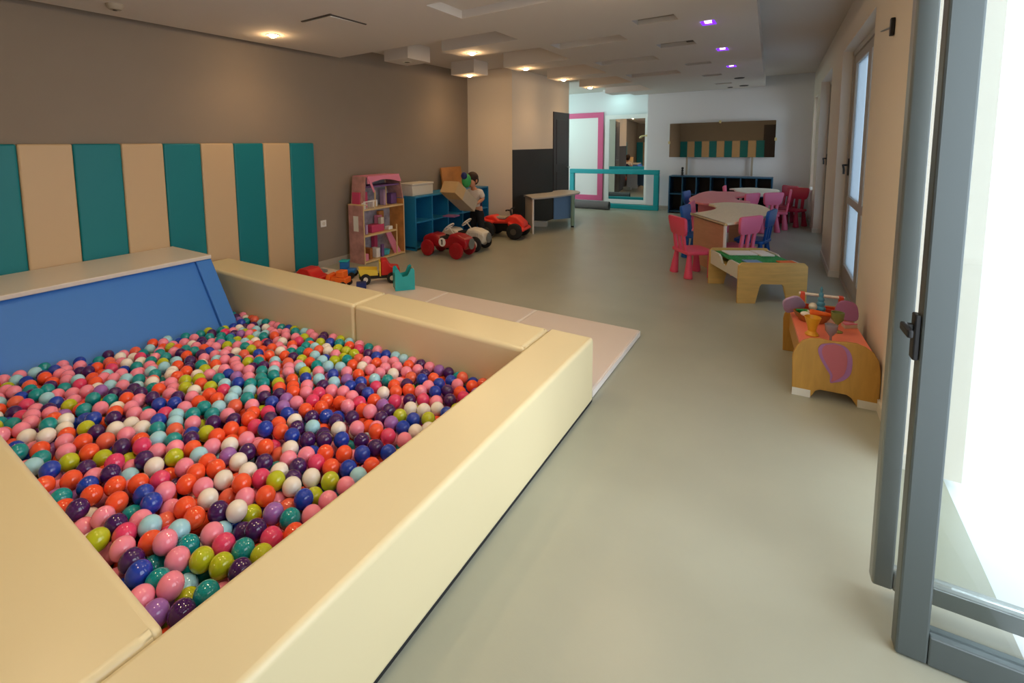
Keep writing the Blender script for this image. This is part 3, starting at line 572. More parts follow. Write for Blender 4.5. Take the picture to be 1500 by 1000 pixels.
-3044,1030,146,0, -2757,1408,126,0, -3322,1612,71,2, -1976,532,212,6, -2612,1657,109,4, -1233,1388,141,0, -1639,1480,154,6, -2794,1213,135,1, -1472,2030,87,0, -1222,1266,159,2, -1772,873,185,2, -2408,1199,160,0, -2210,1407,147,1, -1856,737,205,1, -1637,1623,131,3, -2136,1977,92,10,
-1721,1466,143,0, -1914,1809,107,4, -2817,2137,58,0, -4265,491,141,3, -2458,1554,136,1, -3056,1429,95,0, -3268,602,148,4, -4335,482,151,2, -2718,486,206,0, -2009,1319,151,5, -3065,1288,106,3, -2438,1136,161,5, -2220,1267,150,1, -1482,1436,156,0, -1996,1395,150,3, -3528,598,134,2,
-2358,1072,172,2, -2312,672,200,0, -1986,898,182,0, -3511,1095,101,2, -3068,1872,61,0, -1503,2203,71,3, -2787,1030,152,0, -1642,545,214,4, -3564,1586,54,0, -2977,636,177,6, -1387,2184,83,7, -2538,1382,142,2, -1734,1651,128,1, -2201,823,189,7, -1798,483,240,6, -3252,1419,92,1,
-1846,1689,118,1, -1771,1718,126,8, -2281,2033,87,7, -3354,1685,61,6, -3143,1438,105,2, -1677,1955,95,1, -2218,1167,164,2, -2479,1230,151,2, -3111,1535,83,10, -1612,2199,77,1, -1225,1998,110,0, -2247,972,185,0, -2509,488,212,0, -1462,1560,127,0, -1700,1092,167,4, -3591,1146,90,1,
-2256,1062,182,5, -2872,540,189,4, -1549,1934,101,10, -2248,1948,98,6, -2234,1811,112,9, -2592,1054,186,1, -1219,2161,81,0, -1736,506,216,0, -2031,1219,157,0, -2195,2215,76,2, -3399,1627,53,0, -3318,1349,81,0, -1445,1251,167,2, -2329,2106,82,3, -3020,1222,118,4, -2409,1730,112,5,
-1414,2095,83,8, -1947,2178,86,1, -2164,1822,107,1, -1483,2106,80,0, -1358,1973,102,0, -2314,1310,166,10, -3526,844,115,7, -3254,1556,72,0, -1901,931,182,3, -1728,1016,172,0, -1932,1710,115,2, -3094,782,148,0, -1292,1424,143,0, -1267,2225,80,0, -1545,1813,119,5, -2873,1863,80,3,
-1408,750,204,4, -2630,2068,92,6, -2753,958,157,1, -3481,1528,60,1, -3044,928,145,1, -2438,1060,168,1, -2050,803,206,2, -1622,1868,105,6, -3520,1449,63,1, -3410,1532,64,0, -3584,700,126,0, -2102,1067,180,0, -1971,1633,118,10, -3196,1802,63,0, -3276,1248,95,0, -2856,963,151,3,
-2775,1616,104,6, -2877,1074,149,0, -2908,739,170,8, -2784,724,187,3, -1685,924,182,1, -1333,1146,160,2, -3334,1887,56,1, -3060,550,185,3, -2373,1479,133,2, -2780,1297,138,6, -1939,1466,150,1, -3690,492,140,0, -2685,1309,135,4, -1454,894,179,1, -3628,540,140,0, -1534,475,226,3,
-1207,1886,105,4, -1883,2212,70,0, -1384,1293,159,0, -2632,1854,94,0, -3454,1152,90,4, -2878,1719,100,4, -2313,741,215,3, -1330,1848,102,0, -2536,1142,164,8, -2360,1148,160,0, -2115,875,183,0, -2609,742,186,7, -1817,932,184,0, -1796,2117,83,9, -2409,862,186,0, -2593,862,179,2,
-3644,665,131,6, -1369,2041,87,4, -2285,1235,157,10, -3150,1858,51,6, -2188,1048,174,2, -2494,1760,106,4, -1848,1014,173,10, -3589,1271,83,0, -1902,1647,120,6, -1253,1017,182,7, -1298,638,210,0, -1246,1748,120,8, -1558,1467,145,7, -3373,1137,106,9, -1925,866,191,0, -2198,653,213,1,
-3165,778,146,0, -3058,1587,84,0, -2255,604,205,3, -3431,878,118,10, -3972,475,152,3, -2272,2231,74,7, -2772,2028,75,0, -1526,690,203,6, -2421,1619,131,0, -2786,500,199,10, -2544,1587,120,3, -1819,1912,98,4, -3231,1868,50,0, -3443,1782,49,0, -2939,1686,90,9, -1278,1205,165,1,
-2707,2207,60,0, -2520,2047,82,0, -1772,642,204,8, -2373,2196,79,8, -3434,1373,71,7, -2060,592,207,0, -3186,526,173,7, -2147,486,239,9, -2307,926,186,3, -2598,1442,131,5, -3294,1800,47,3, -2052,2187,79,2, -2014,1762,110,10, -1574,1144,164,0, -2175,2039,85,1, -1628,1077,167,7,
-1191,1467,139,0, -3093,1996,60,3, -3452,766,124,6, -1236,1584,134,1, -1573,2014,92,0, -2769,1732,98,5, -2110,1487,135,0, -2426,1320,151,5, -3483,674,138,4, -2712,1557,116,1, -3011,1639,82,0, -2872,1788,107,1, -2124,655,206,6, -2928,496,181,3, -3060,1708,78,5, -3114,1374,98,1,
-1475,530,212,0, -2314,1441,141,2, -2270,1722,115,1, -1389,1404,142,1, -2889,2070,67,0, -2996,1153,124,7, -3259,1329,112,5, -3444,608,140,9, -1393,489,216,7, -1866,1503,133,1, -1580,1256,155,2, -3137,1267,101,6, -1946,736,200,4, -3184,1549,75,7, -2117,1675,129,8, -2045,525,222,2,
-2305,1533,128,3, -3365,1793,47,1, -1681,1568,127,1, -2727,2112,64,3, -2244,888,195,5, -1570,1036,169,4, -1347,1083,186,4, -2518,677,198,5, -3646,1187,81,0, -1565,1655,120,2, -1934,1193,160,2, -1427,1346,146,2, -3187,990,129,0, -3476,482,148,2, -3634,1534,64,1, -1808,1777,119,0,
-3759,500,146,9, -1296,1666,120,0, -1248,1142,159,1, -1883,1975,95,5, -1301,722,197,1, -1405,589,219,7, -2744,793,172,2, -2108,2078,82,0, -2224,1670,115,10, -2893,1353,124,3, -2540,2210,66,5, -2680,946,162,2, -3439,1462,71,0, -2110,1562,133,6, -2477,1670,122,10, -2687,1664,105,6,
-1476,1044,177,1, -2836,830,168,3, -1191,1818,105,0, -3120,2094,47,6, -4164,487,146,2, -2005,965,175,6, -1395,850,189,1, -2764,568,199,6, -1326,2151,75,3, -2069,936,176,8, -2289,1123,170,2, -3106,1789,62,4, -2443,2222,72,4, -1782,804,189,6, -2929,1264,119,4, -1392,1532,129,4,
-2174,924,179,0, -1608,483,215,0, -1619,2130,83,0, -2597,525,208,3, -1832,2025,108,1, -3282,1172,96,0, -4611,472,152,8, -1297,1503,132,2, -2575,1916,87,6, -3310,777,133,5, -1394,1794,119,1, -3501,1008,106,6, -2395,543,218,5, -1646,1328,146,0, -3267,1487,84,2, -2666,1154,147,0,
-2932,1900,69,6, -2660,1917,82,1, -1191,2097,86,5, -1671,1172,160,7, -2903,812,161,2, -2662,871,174,2, -1191,473,243,7, -3098,884,137,0, -2983,1831,67,0, -1304,920,181,0, -2509,1293,145,3, -3336,1282,88,2, -3543,1205,80,4, -2084,1842,104,2, -1292,2025,88,0, -3516,1833,48,6,
-2280,472,219,0, -3236,1120,107,0, -1716,1779,115,3, -2392,690,204,2, -2762,1483,118,0, -3640,1459,65,3, -3336,2100,49,2, -1476,599,206,4, -3344,1008,110,0, -2008,1924,110,1, -3109,1081,121,7, -3198,2030,49,3, -2905,1561,101,0, -2424,1878,109,4, -1349,788,198,1, -1544,1582,126,2,
-3480,1723,47,4, -2161,1324,159,5, -1967,1119,181,5, -3372,744,130,7, -2124,547,213,9, -2143,1390,143,2, -1979,798,203,1, -3402,815,126,0, -2969,1411,109,1, -1547,902,180,2, -3677,835,118,7, -1546,809,195,3, -3631,1356,66,3, -1424,1466,133,0, -2704,1839,86,7, -1681,2218,71,1,
-2956,2113,47,7, -1797,1226,154,6, -2602,594,196,9, -1236,1217,110,0, -1277,857,134,0, -1556,1874,58,3, -3121,594,136,3, -2452,1566,67,4, -2289,1623,66,4, -2847,861,107,4, -2113,995,141,5, -2674,1719,58,4, -1242,1475,92,0, -3154,1031,73,5, -2692,1193,93,5, -2264,1376,97,3,
-2425,1666,76,0, -2228,758,150,10, -3269,835,83,5, -3538,482,102,4, -2220,648,147,3, -3097,657,106,4, -2957,702,131,4, -1591,1948,47,0, -2743,1087,96,0, -3880,501,108,6, -1967,1040,127,4, -2341,891,130,2, -1780,570,159,2, -2486,1506,84,0, -3132,837,98,0, -3539,645,77,5,
-1390,1124,109,0, -1870,1366,98,0, -3619,999,49,1, -1448,1627,76,0, -1204,606,171,6, -1213,1100,116,8, -1302,1331,98,4, -2918,1085,94,0, -3313,710,101,1, -2548,869,126,1, -3508,544,91,4, -1496,1245,117,3, -2838,1346,82,1, -2085,1183,118,0, -2037,639,155,9, -2328,1194,112,0,
-2540,1438,91,4, -2381,1612,75,3, -2528,727,148,0, -2641,1415,83,0, -2256,832,146,10, -1776,1027,119,4, -1670,1457,96,1, -2997,533,125,0, -3189,1223,52,0, -1394,1581,79,0, -4489,498,93,9, -1199,1748,69,2, -2720,693,172,3, -1568,1315,100,10, -2989,1363,62,9, -2666,1261,88,1,
-1899,836,133,2, -1885,730,142,1, -1730,1403,87,5, -1990,847,135,4, -3489,800,74,2, -1826,773,143,4, -1856,1631,71,2, -1296,1779,82,4, -1992,2215,47,2, -2913,1320,65,0, -1434,551,157,9, -3307,904,76,0, -1397,1028,125,1, -2996,611,114,5, -2824,1950,53,4, -1644,1678,77,1,
-3065,1119,72,2, -1839,1785,56,2, -2557,1511,84,0, -2366,826,134,3, -1607,980,126,7, -3418,922,66,4, -2454,476,171,6, -2341,1868,50,7, -2627,1010,114,0, -2268,1299,97,4, -3236,1340,47,4, -3427,1044,59,1, -1425,772,140,0, -2017,1151,115,1, -3594,578,93,2, -2182,988,133,6,
-2809,1661,63,1, -1488,1770,92,2, -3247,531,110,0, -1795,711,158,0, -1304,792,144,0, -2808,1128,90,9, -3224,974,70,6, -1358,618,171,6, -1589,1068,110,7, -2272,1778,64,6, -2792,668,145,1, -2476,840,134,1, -1857,875,176,4, -2418,1424,82,6, -2173,554,157,1, -2448,1190,102,4,
-2301,1047,124,4, -2494,1007,116,4, -2045,1081,140,1, -2732,888,125,9, -1359,1740,62,0, -2623,1183,101,6, -2651,1628,57,2, -1305,1262,113,9, -3233,756,96,0, -3347,543,100,7, -2871,1209,94,6, -2100,1674,61,3, -1455,988,131,0, -1676,600,188,7, -2323,712,144,10, -1512,1520,81,1,
-1419,703,154,6, -3632,831,64,0, -1276,1699,62,0, -1437,1277,98,0, -2852,481,158,0, -1257,1837,79,0, -1516,1980,58,0, -2599,809,128,4, -1622,1523,83,0, -2870,684,122,0, -1712,662,154,10, -1838,478,164,1, -2058,741,174,7, -2292,564,161,1, -1831,652,169,0, -1796,1162,117,7,
-1466,1872,51,4, -2123,2231,53,5, -2125,922,129,1, -3194,574,123,2, -1374,1339,101,1, -1884,1228,126,0, -2871,1590,47,7, -2802,1578,53,0, -2094,679,148,0, -4080,475,112,2, -2906,1394,64,1, -3000,1095,85,10, -3091,484,159,1, -2606,685,145,6, -2530,1097,110,0, -1201,986,134,1,
-1213,2039,53,2, -1297,522,172,9, -1389,1194,113,9, -3521,726,110,6, -2558,1635,68,2, -1429,1787,58,7, -2741,1351,88,2, -1899,1078,140,7, -3030,677,110,7, -2582,2036,52,3, -2111,1426,84,3, -1690,472,176,2, -2455,1727,58,8, -2123,1610,77,4, -2123,1279,104,3, -1536,983,127,0,
-2477,1345,110,3, -2366,1302,120,7, -1904,625,162,6, -1831,1979,48,2, -1746,1874,54,8, -2028,1392,88,6, -1817,1506,78,3, -2186,1106,134,0, -2174,1184,112,7, -2060,1804,50,0, -3325,618,95,4, -2432,694,147,4, -1766,1327,100,6, -1927,559,163,5, -2934,1011,93,10, -2743,1246,100,4,
-1347,846,132,1, -1624,672,162,1, -2885,586,127,0, -3332,1089,68,7, -2123,762,147,5, -1386,1939,47,0, -2982,1294,65,9, -2646,575,142,10, -1628,1130,121,4, -2821,553,142,1, -1212,1950,62,2, -1527,1410,108,1, -2940,835,103,5, -2526,574,156,0, -2199,872,139,9, -1816,1858,52,8,
-3488,950,60,4, -1961,1272,112,0, -1921,1864,65,10, -1570,1192,107,1, -4572,492,98,1, -3135,526,125,10, -2195,1930,51,4, -1710,1657,63,0, -2695,1014,132,3, -1801,1676,66,0, -2642,473,174,0, -2396,1358,90,9, -2167,1746,61,0, -1673,850,140,2, -2360,958,136,2, -2090,484,189,1,
-3127,966,76,0, -3199,817,96,0, -1942,2113,62,7, -3415,693,82,4, -2551,966,116,2, -2172,1676,68,1, -1915,475,182,0, -4381,499,90,8, -1661,1270,110,4, -2928,1154,86,8, -3626,476,112,3, -1216,885,160,9, -2593,1820,47,5, -2870,1482,62,0, -1826,962,121,3, -1675,1761,59,0,
-1972,1681,66,4, -2800,1474,56,7, -3400,616,86,0, -2805,1284,74,0, -2845,1022,115,1, -1703,1517,84,1, -3498,1049,49,1, -1195,1666,66,0, -1240,764,142,5, -1984,1504,92,4, -3015,1489,75,0, -1933,1964,47,0, -1192,1590,75,1, -2621,1331,102,4, -1575,558,163,1, -2213,1505,79,1,
-1527,763,142,1, -3038,788,99,0, -2460,2052,48,8, -1561,1699,62,1, -3328,1209,50,0, -1865,1557,84,1, -1491,830,135,4, -1800,1579,69,1, -1328,1042,133,0, -2011,569,163,2, -3479,1222,59,3, -1898,1010,124,1, -2996,1711,48,1, -1280,1959,47,2, -1326,1531,75,0, -1263,1626,72,5,
-2372,656,146,10, -2720,1480,62,5, -1759,908,126,6, -2928,927,105,4, -2621,914,136,8, -2728,1586,55,2, -1656,1907,48,4, -1608,766,141,5, -2168,481,172,7, -2244,489,161,1, -3189,673,92,2, -1191,1165,127,3, -2760,742,124,2, -3066,1222,65,2, -3400,1163,47,5, -2501,1906,48,5,
-1586,1462,82,0, -2967,1212,70,3, -1735,1120,112,6, -1304,669,148,6, -2006,1961,50,6, -1895,1159,106,3, -2077,1883,48,3, -1991,1798,54,3, -2426,1260,116,3, -1699,779,138,0, -3307,1431,51,1, -3192,1413,56,0, -2844,1418,103,0, -2544,1976,49,2, -3683,600,117,0, -2396,1018,132,0,
-2811,1778,64,9, -1595,897,127,0, -2691,832,121,1, -2054,1307,98,8, -3208,473,114,10, -1593,1595,78,0, -2524,1719,58,7, -2034,1714,63,3, -3178,918,91,6, -1744,1241,107,0, -3464,643,78,0, -2061,2116,47,5, -1445,483,170,5, -1918,1747,57,2, -2248,701,185,0, -2107,1353,95,1,
-3054,1050,80,4, -2332,474,168,6, -1351,1655,73,0, -3096,1644,51,6, -3651,721,90,3, -1197,536,169,1, -2488,1629,67,7, -3946,479,88,3, -1944,919,127,0, -3056,575,115,6, -1461,1110,128,4, -1335,2215,48,2, -2641,1086,110,5, -1604,1821,52,3, -2260,1204,99,0, -2460,550,161,6,
-1404,920,131,0, -3562,864,58,8, -1990,734,146,6, -1739,1734,66,0, -2342,1669,62,0, -3059,1358,59,4, -3290,996,67,2, -3215,1283,83,0, -2140,1853,49,0, -2830,767,140,4, -2962,1447,49,0, -2530,1210,103,2, -1522,512,164,3, -2668,2020,48,1, -3010,968,83,0, -1336,1890,47,3,
-1260,1554,76,6, -2189,1328,95,10, -2283,1915,47,0, -1195,1342,92,0, -3370,872,73,1, -2778,824,115,0, -2220,1866,58,1, -3649,1117,65,4, -2612,1572,81,1, -1926,1420,99,4, -2057,825,140,7, -1470,1339,92,1, -2219,1616,71,4, -2404,1102,109,7, -3502,1288,50,0, -1514,1150,108,2,
-2051,1574,76,2, -2941,1608,60,0, -1342,1415,86,7, -2295,775,157,1, -3124,728,105,8, -2229,934,129,3, -2416,902,123,1, -1491,699,143,3, -2664,740,134,9, -2332,1108,111,0, -2604,1721,51,7, -3103,1459,52,2, -2576,489,151,4, -1275,992,120,0, -1191,678,156,2, -1392,1849,54,3,
-1674,1011,127,10, -2943,1501,88,1, -1560,693,142,2, -2743,1682,56,1, -1223,472,179,4, -2531,1788,54,0, -1982,1573,83,1, -3511,1148,50,1, -2252,1109,112,2, -1673,1830,51,6, -1539,1795,51,1, -2074,1506,78,6, -2347,1512,76,7, -2479,934,120,9, -2346,1738,54,0, -2416,1502,83,8,
-1296,590,156,6, -1622,2062,68,5, -1562,836,132,10, -1818,1264,100,4, -3732,480,85,1, -2797,910,110,0, -2771,1897,50,1, -1704,540,165,1, -1823,1087,122,3, -1545,2147,67,8, -4204,480,88,4, -3605,918,54,5, -2407,1994,49,0, -2118,598,166,1, -3368,475,100,0, -1791,1436,83,0,
-2712,540,146,6, -2180,1435,87,1, -1196,1527,103,0, -1821,2172,48,1, -3021,478,160,0, -1785,2043,59,8, -1515,633,159,3, -1446,1971,60,1, -2144,829,140,1, -2173,710,153,3, -2369,575,155,0, -3187,1153,57,0, -2388,1793,64,2, -3571,1068,59,6, -1736,1944,54,0, -1956,672,153,2,
-2226,2156,56,3, -1916,1496,82,0, -2407,1914,51,1, -2428,612,159,6, -2118,1098,119,2, -3115,1317,50,8, -1202,2229,52,5, -1318,2085,48,7, -2294,1466,78,7, -2339,2021,48,0, -1492,928,125,0, -2556,636,156,10, -2016,494,166,0, -3816,473,116,2, -1439,2151,50,10, -2879,1654,72,0,
-1812,842,134,2, -4014,497,87,4, -1367,536,171,5, -1940,1334,90,7, -2903,1962,49,5, -2663,644,149,5, -2160,1550,85,1, -3262,649,96,7, -2767,602,138,0, -1438,1404,92,1, -3339,807,77,1, -2553,1309,93,4, -3549,1002,51,1, -4309,495,87,1, -1378,1484,80,7, -2571,1376,81,3,
-3406,762,72,5, -2923,767,108,2, -1469,1465,80,0, -1457,1706,65,0, -1442,2232,52,2, -2441,772,143,4, -3575,737,67,5, -1713,1587,68,4, -3025,892,88,1, -2392,509,157,4, -2641,2128,56,0, -3385,1252,47,2, -2639,1482,66,5, -3209,1689,52,3, -3572,1494,47,1, -3472,867,62,0,
-1862,1448,90,7, -2564,1038,124,0, -1515,1611,68,0, -2932,637,120,1, -2233,2000,48,5, -2332,1388,85,0, -2488,644,144,2, -1518,1063,119,6, -1908,2029,47,7, -2292,963,122,0, -1973,1204,103,7, -1632,1376,86,0, -2039,1643,72,4, -3614,641,72,1, -1312,1187,107,5, -2268,2101,47,10,
-3439,559,90,0, -2782,981,98,0, -4653,476,90,8, -2266,1556,75,3, -1716,2025,47,6, -1698,1341,93,2, -2232,1035,119,0, -1196,1272,94,2, -1768,477,161,4, -1358,749,140,3
]
raw = BALL_DATA
ORDER = ['pink', 'orange', 'purple', 'blue', 'teal', 'lime', 'pearl', 'sky', 'magenta', 'lavender', 'coral']
SAY = {'pink': 'candy pink', 'orange': 'bright orange', 'purple': 'dark purple', 'blue': 'royal blue', 'teal': 'teal green', 'lime': 'lime green', 'pearl': 'pearl white', 'sky': 'pale sky blue', 'magenta': 'hot magenta', 'lavender': 'lavender violet', 'coral': 'coral red'}
BR = 0.035
ball_me = {}
for n in ORDER:
    q = MB().sph((0, 0, 0), BR, u=28, v=18)
    o = q.build('ball', 'ball_' + n, smooth=True); ball_me[n] = o.data; bpy.data.objects.remove(o)
nb = len(raw)//4
rest_v, rest_f, rest_m = [], [], []
uq = MB().sph((0, 0, 0), BR, u=18, v=11); uq.bm.verts.index_update()
unit = [(v.co.x, v.co.y, v.co.z) for v in uq.bm.verts]; uf = [tuple(v.index for v in f.verts) for f in uq.bm.faces]
for i in range(nb):
    x, y, z, c = raw[4*i]/1000, raw[4*i+1]/1000, raw[4*i+2]/1000, raw[4*i+3]
    if i < 300:
        n = ORDER[c]
        o = bpy.data.objects.new('plastic_ball', ball_me[n]); COL.objects.link(o); o.location = (x, y, z)
        tag(o, '%s glossy plastic ball, one of those nearest the viewpoint in the pit' % SAY[n], 'ball', '%s balls in the near part of the pit' % SAY[n])
    else:
        k = len(rest_v); rest_v += [(a+x, b_+y, d_+z) for a, b_, d_ in unit]; rest_f += [tuple(j+k for j in f) for f in uf]; rest_m += [c]*len(uf)
me = bpy.data.meshes.new('plastic_balls'); me.from_pydata(rest_v, [], rest_f)
for n in ORDER: me.materials.append(MATS['ball_'+n])
me.polygons.foreach_set('material_index', rest_m); me.polygons.foreach_set('use_smooth', [True]*len(rest_f))
o = bpy.data.objects.new('plastic_balls', me); COL.objects.link(o)
tag(o, 'many-coloured plastic balls filling the deeper and farther part of the pit', 'balls', kind='stuff')

# ------------------------------------------------------------------ folding mat and the toys on it
t = thing('folding_mat', 'pale folding mat with white seams laid along the far end of the pit', 'mat', (-0.905, 2.66, 0), 0)
xs = [0, -0.88, -1.84, -2.79, -3.74]
for a, c in zip(xs[:-1], xs[1:]):
    MB().box(c+0.012, a-(0.012 if a else 0), 0.0, 1.10, 0.002, 0.05).build('mat_panel', 'mat_pale', t, bevel=0.008)
for a in xs[1:-1]:
    MB().box(a-0.011, a+0.011, 0.002, 1.098, 0.004, 0.047).build('seam_strip', 'mat_white', t)
MB().box(0.0005, 0.006, 0.004, 1.096, 0.006, 0.046).build('edge_band', 'mat_white', t)
MZ = 0.051
t = thing('plastic_tray', 'flat clear grey plastic tray lying on the mat under the last teal pad', 'tray', (-4.50, 3.40, MZ), 0.1)
MB().box(-0.12, 0.12, -0.22, 0.22, 0, 0.008).build('base', 'clear_grey', t)
MB().box(-0.12, -0.112, -0.22, 0.22, 0.008, 0.03).box(0.112, 0.12, -0.22, 0.22, 0.008, 0.03).box(-0.112, 0.112, 0.212, 0.22, 0.008, 0.03).box(-0.112, 0.112, -0.22, -0.212, 0.008, 0.03).build('rim', 'clear_grey', t)
def wheel(mb, x, y, z, r, w, axis='x', n=18):
    d = Vector((w/2, 0, 0)) if axis == 'x' else Vector((0, w/2, 0))
    c = Vector((x, y, z)); mb.cyl(c-d, c+d, r, n=n); return mb
t = thing('toy_car', 'long red toy car body lying on the mat at the far left behind the barrier', 'toy car', (-4.20, 3.22, MZ), 0.12)
MB().prism([(-0.2, 0.03), (-0.21, 0.09), (-0.12, 0.11), (-0.06, 0.17), (0.06, 0.17), (0.12, 0.11), (0.2, 0.095), (0.21, 0.03)], -0.09, 0.09, 'Y').build('body', 'red', t, bevel=0.012)
for x in (-0.13, 0.13):
    for y in (-0.095, 0.095): wheel(MB(), x, y, 0.035, 0.035, 0.03, 'y').build('wheel', 'rubber', t, smooth=True)
t = thing('toy_loader', 'orange toy digger between the red car and the yellow dump truck', 'toy truck', (-3.82, 3.32, MZ), 0.3)
MB().box(-0.09, 0.09, -0.06, 0.06, 0.04, 0.10).box(-0.03, 0.06, -0.05, 0.05, 0.10, 0.17).build('body', 'orange', t, bevel=0.01)
MB().prism([(-0.16, 0.02), (-0.10, 0.03), (-0.09, 0.12), (-0.13, 0.13)], -0.07, 0.07, 'Y').build('bucket', 'orange', t, bevel=0.006)
for x in (-0.05, 0.06):
    for y in (-0.065, 0.065): wheel(MB(), x, y, 0.033, 0.033, 0.025, 'y').build('wheel', 'rubber', t, smooth=True)
t = thing('dump_truck', 'red-cab toy dump truck with a yellow tipping bed parked on the mat', 'toy truck', (-3.60, 3.64, MZ), math.radians(47))
MB().box(-0.21, 0.22, -0.05, 0.05, 0.05, 0.085).build('chassis', 'black', t)
MB().prism([(0.04, 0.086), (0.04, 0.25), (0.11, 0.25), (0.15, 0.18), (0.25, 0.165), (0.26, 0.086)], -0.08, 0.08, 'Y').build('cab', 'red', t, bevel=0.01)
MB().box(0.02, 0.036, -0.085, 0.085, 0.08, 0.23).build('head_board', 'yellow', t)
MB().prism([(-0.20, 0.10), (-0.22, 0.165), (0.0, 0.15), (0.0, 0.095)], -0.085, -0.075, 'Y').prism([(-0.20, 0.10), (-0.22, 0.165), (0.0, 0.15), (0.0, 0.095)], 0.075, 0.085, 'Y').box(-0.20, 0.0, -0.075, 0.075, 0.09, 0.102).build('tipping_bed', 'yellow', t)
for x in (-0.14, 0.16):
    for y in (-0.08, 0.08):
        w_ = wheel(MB(), x, y, 0.058, 0.058, 0.045, 'y').build('wheel', 'rubber', t, smooth=True)
        wheel(MB(), x, y, 0.058, 0.026, 0.051, 'y').build('hub', 'offwhite', w_)
t.scale = (0.92, 0.92, 1)
def block(m, x, y, z, s, lab, rz=0.3):
    o_ = MB().box(-s, s, -s*0.8, s*0.8, 0, s*1.3).build('toy_block', m, bevel=0.006, loc=(x, y, z), rot=(0, 0, rz)); return tag(o_, lab, 'toy block')
t = thing('toy_tractor', 'blue toy tractor lying on the mat behind the red toy car', 'toy truck', (-4.02, 3.60, MZ), 0.5)
MB().box(-0.09, 0.09, -0.05, 0.05, 0.04, 0.10).box(-0.08, 0.01, -0.045, 0.045, 0.10, 0.18).build('body', 'blue_toy', t, bevel=0.01)
MB().box(-0.085, 0.015, -0.05, 0.05, 0.18, 0.195).build('roof', 'teal_frame', t, bevel=0.005)
for x, r in ((-0.05, 0.05), (0.06, 0.035)):
    for y in (-0.065, 0.065): wheel(MB(), x, y, r, r, 0.03, 'y').build('wheel', 'rubber', t, smooth=True)
block('lime', -3.83, 3.70, MZ, 0.07, 'lime green toy block on the mat behind the yellow truck bed')
block('navy', -3.58, 3.38, MZ, 0.05, 'dark blue toy block at the tail of the dump truck', 0.8)
t = thing('toy_holder', 'turquoise plastic toy holder with scooped sides standing on the mat', 'toy box', (-3.21, 3.62, MZ), math.radians(50))
wave = [(-0.10, 0.0), (0.10, 0.0), (0.10, 0.20), (0.085, 0.225), (0.06, 0.215), (0.03, 0.15), (-0.02, 0.14), (-0.05, 0.19), (-0.07, 0.225), (-0.095, 0.215), (-0.10, 0.19)]
MB().prism(wave, -0.085, -0.075, 'Y').build('side_panel', 'teal_clear', t)
MB().prism(wave, 0.075, 0.085, 'Y').build('side_panel', 'teal_clear', t)
MB().box(-0.098, 0.098, -0.074, 0.074, 0.0, 0.012).build('bottom', 'teal_clear', t)
MB().prism(rr(-0.07, 0.07, 0.0, 0.21, 0.03), 0.088, 0.098, 'X').build('end_panel', 'card_pale', t)
MB().prism(rr(-0.07, 0.07, 0.0, 0.16, 0.03), -0.098, -0.088, 'X').build('end_panel', 'teal_clear', t)

# ------------------------------------------------------------------ dollhouse
t = thing('dollhouse', 'tall pink wooden dollhouse with three open floors beside the blue shelving', 'dollhouse', (-4.42, 4.635, 0), PI/2)
# local: x along wall 0.78 wide (-0.39..0.39), y: front at 0, back at +0.27
w = 0.39; d = 0.27
MB().box(-w, -w+0.012, 0, d, 0.0, 0.756).build('side_wall', 'doll_print', t)
MB().box(-w-0.004, -0.30, 0.0, d, 0.757, 0.769).build('shoulder_board', 'doll_wood', t)
MB().box(w-0.012, w, 0, d, 0.0, 0.78).build('side_wall', 'doll_orange', t)
MB().box(-w+0.012, w-0.012, d-0.01, d, 0.0, 0.70).build('back_wall', 'doll_print_cool', t)
MB().prism([(-w+0.012, 0.70), (w-0.012, 0.70), (w-0.012, 0.80), (0.26, 1.10), (-0.26, 1.10), (-0.325, 0.756), (-w+0.012, 0.756)], d-0.01, d, 'Y').build('gable_back', 'doll_print_cool', t)
for z, x1 in ((0.02, w), (0.362, 0.24), (0.70, w)):
    MB().box(-w+0.012, x1-0.012, 0.0, d-0.012, z-0.012, z+0.008).build('floor_board', 'doll_wood', t)
e = MB()
for x in (-w, w-0.012): e.box(x, x+0.014, -0.006, 0.0, 0.0, 0.78)
e.box(0.225, 0.24, -0.004, 0.01, 0.02, 0.44); e.build('front_edges', 'doll_wood', t)
MB().prism([(0.24, 0.02), (0.37, 0.02), (0.16, 0.35), (0.06, 0.35)], 0.05, 0.07, 'Y').build('staircase', 'doll_pink', t)
# roof: arched pink gable front, top board, slopes
arch = [(-0.30, 1.04), (-0.30, 1.115), (0.30, 1.115), (0.34, 1.03)] + [(0.29 - i*0.058, 1.03 + 0.045*math.sin(PI*i/10)) for i in range(0, 11)]
MB().prism(arch, -0.01, 0.004, 'Y').build('roof_arch', 'doll_pink', t)
MB().box(-0.29, 0.30, -0.01, d, 1.115, 1.13).build('roof_top', 'doll_pink', t)
MB().prism([(-0.30, 1.118), (-0.288, 1.128), (-0.325, 0.77), (-0.340, 0.77)], 0.03, d, 'Y').build('roof_slope', 'doll_print', t)
MB().prism([(0.31, 1.118), (0.298, 1.128), (0.374, 0.79), (0.389, 0.79)], 0.0, d, 'Y').build('roof_slope', 'doll_print', t)
MB().prism([(-0.30, 1.10), (-0.26, 1.10), (-0.185, 0.93), (-0.205, 0.91)], -0.02, -0.011, 'Y').build('gable_trim', 'doll_pink', t)
MB().box(-0.29, 0.30, 0.004, d-0.02, 0.98, 1.00).build('attic_ceiling', 'doll_purple', t)
rl = MB()
for i in range(7): rl.box(-0.37+i*0.03, -0.365+i*0.03, -0.005, 0.0, 0.71, 0.80)
rl.box(-0.38, -0.17, -0.006, 0.001, 0.80, 0.812).build('railing', 'white', t)
MB().box(-0.175, -0.16, -0.004, 0.006, 0.71, 0.94).box(0.06, 0.07, 0.02, 0.03, 0.71, 0.98).build('attic_posts', 'doll_wood', t)
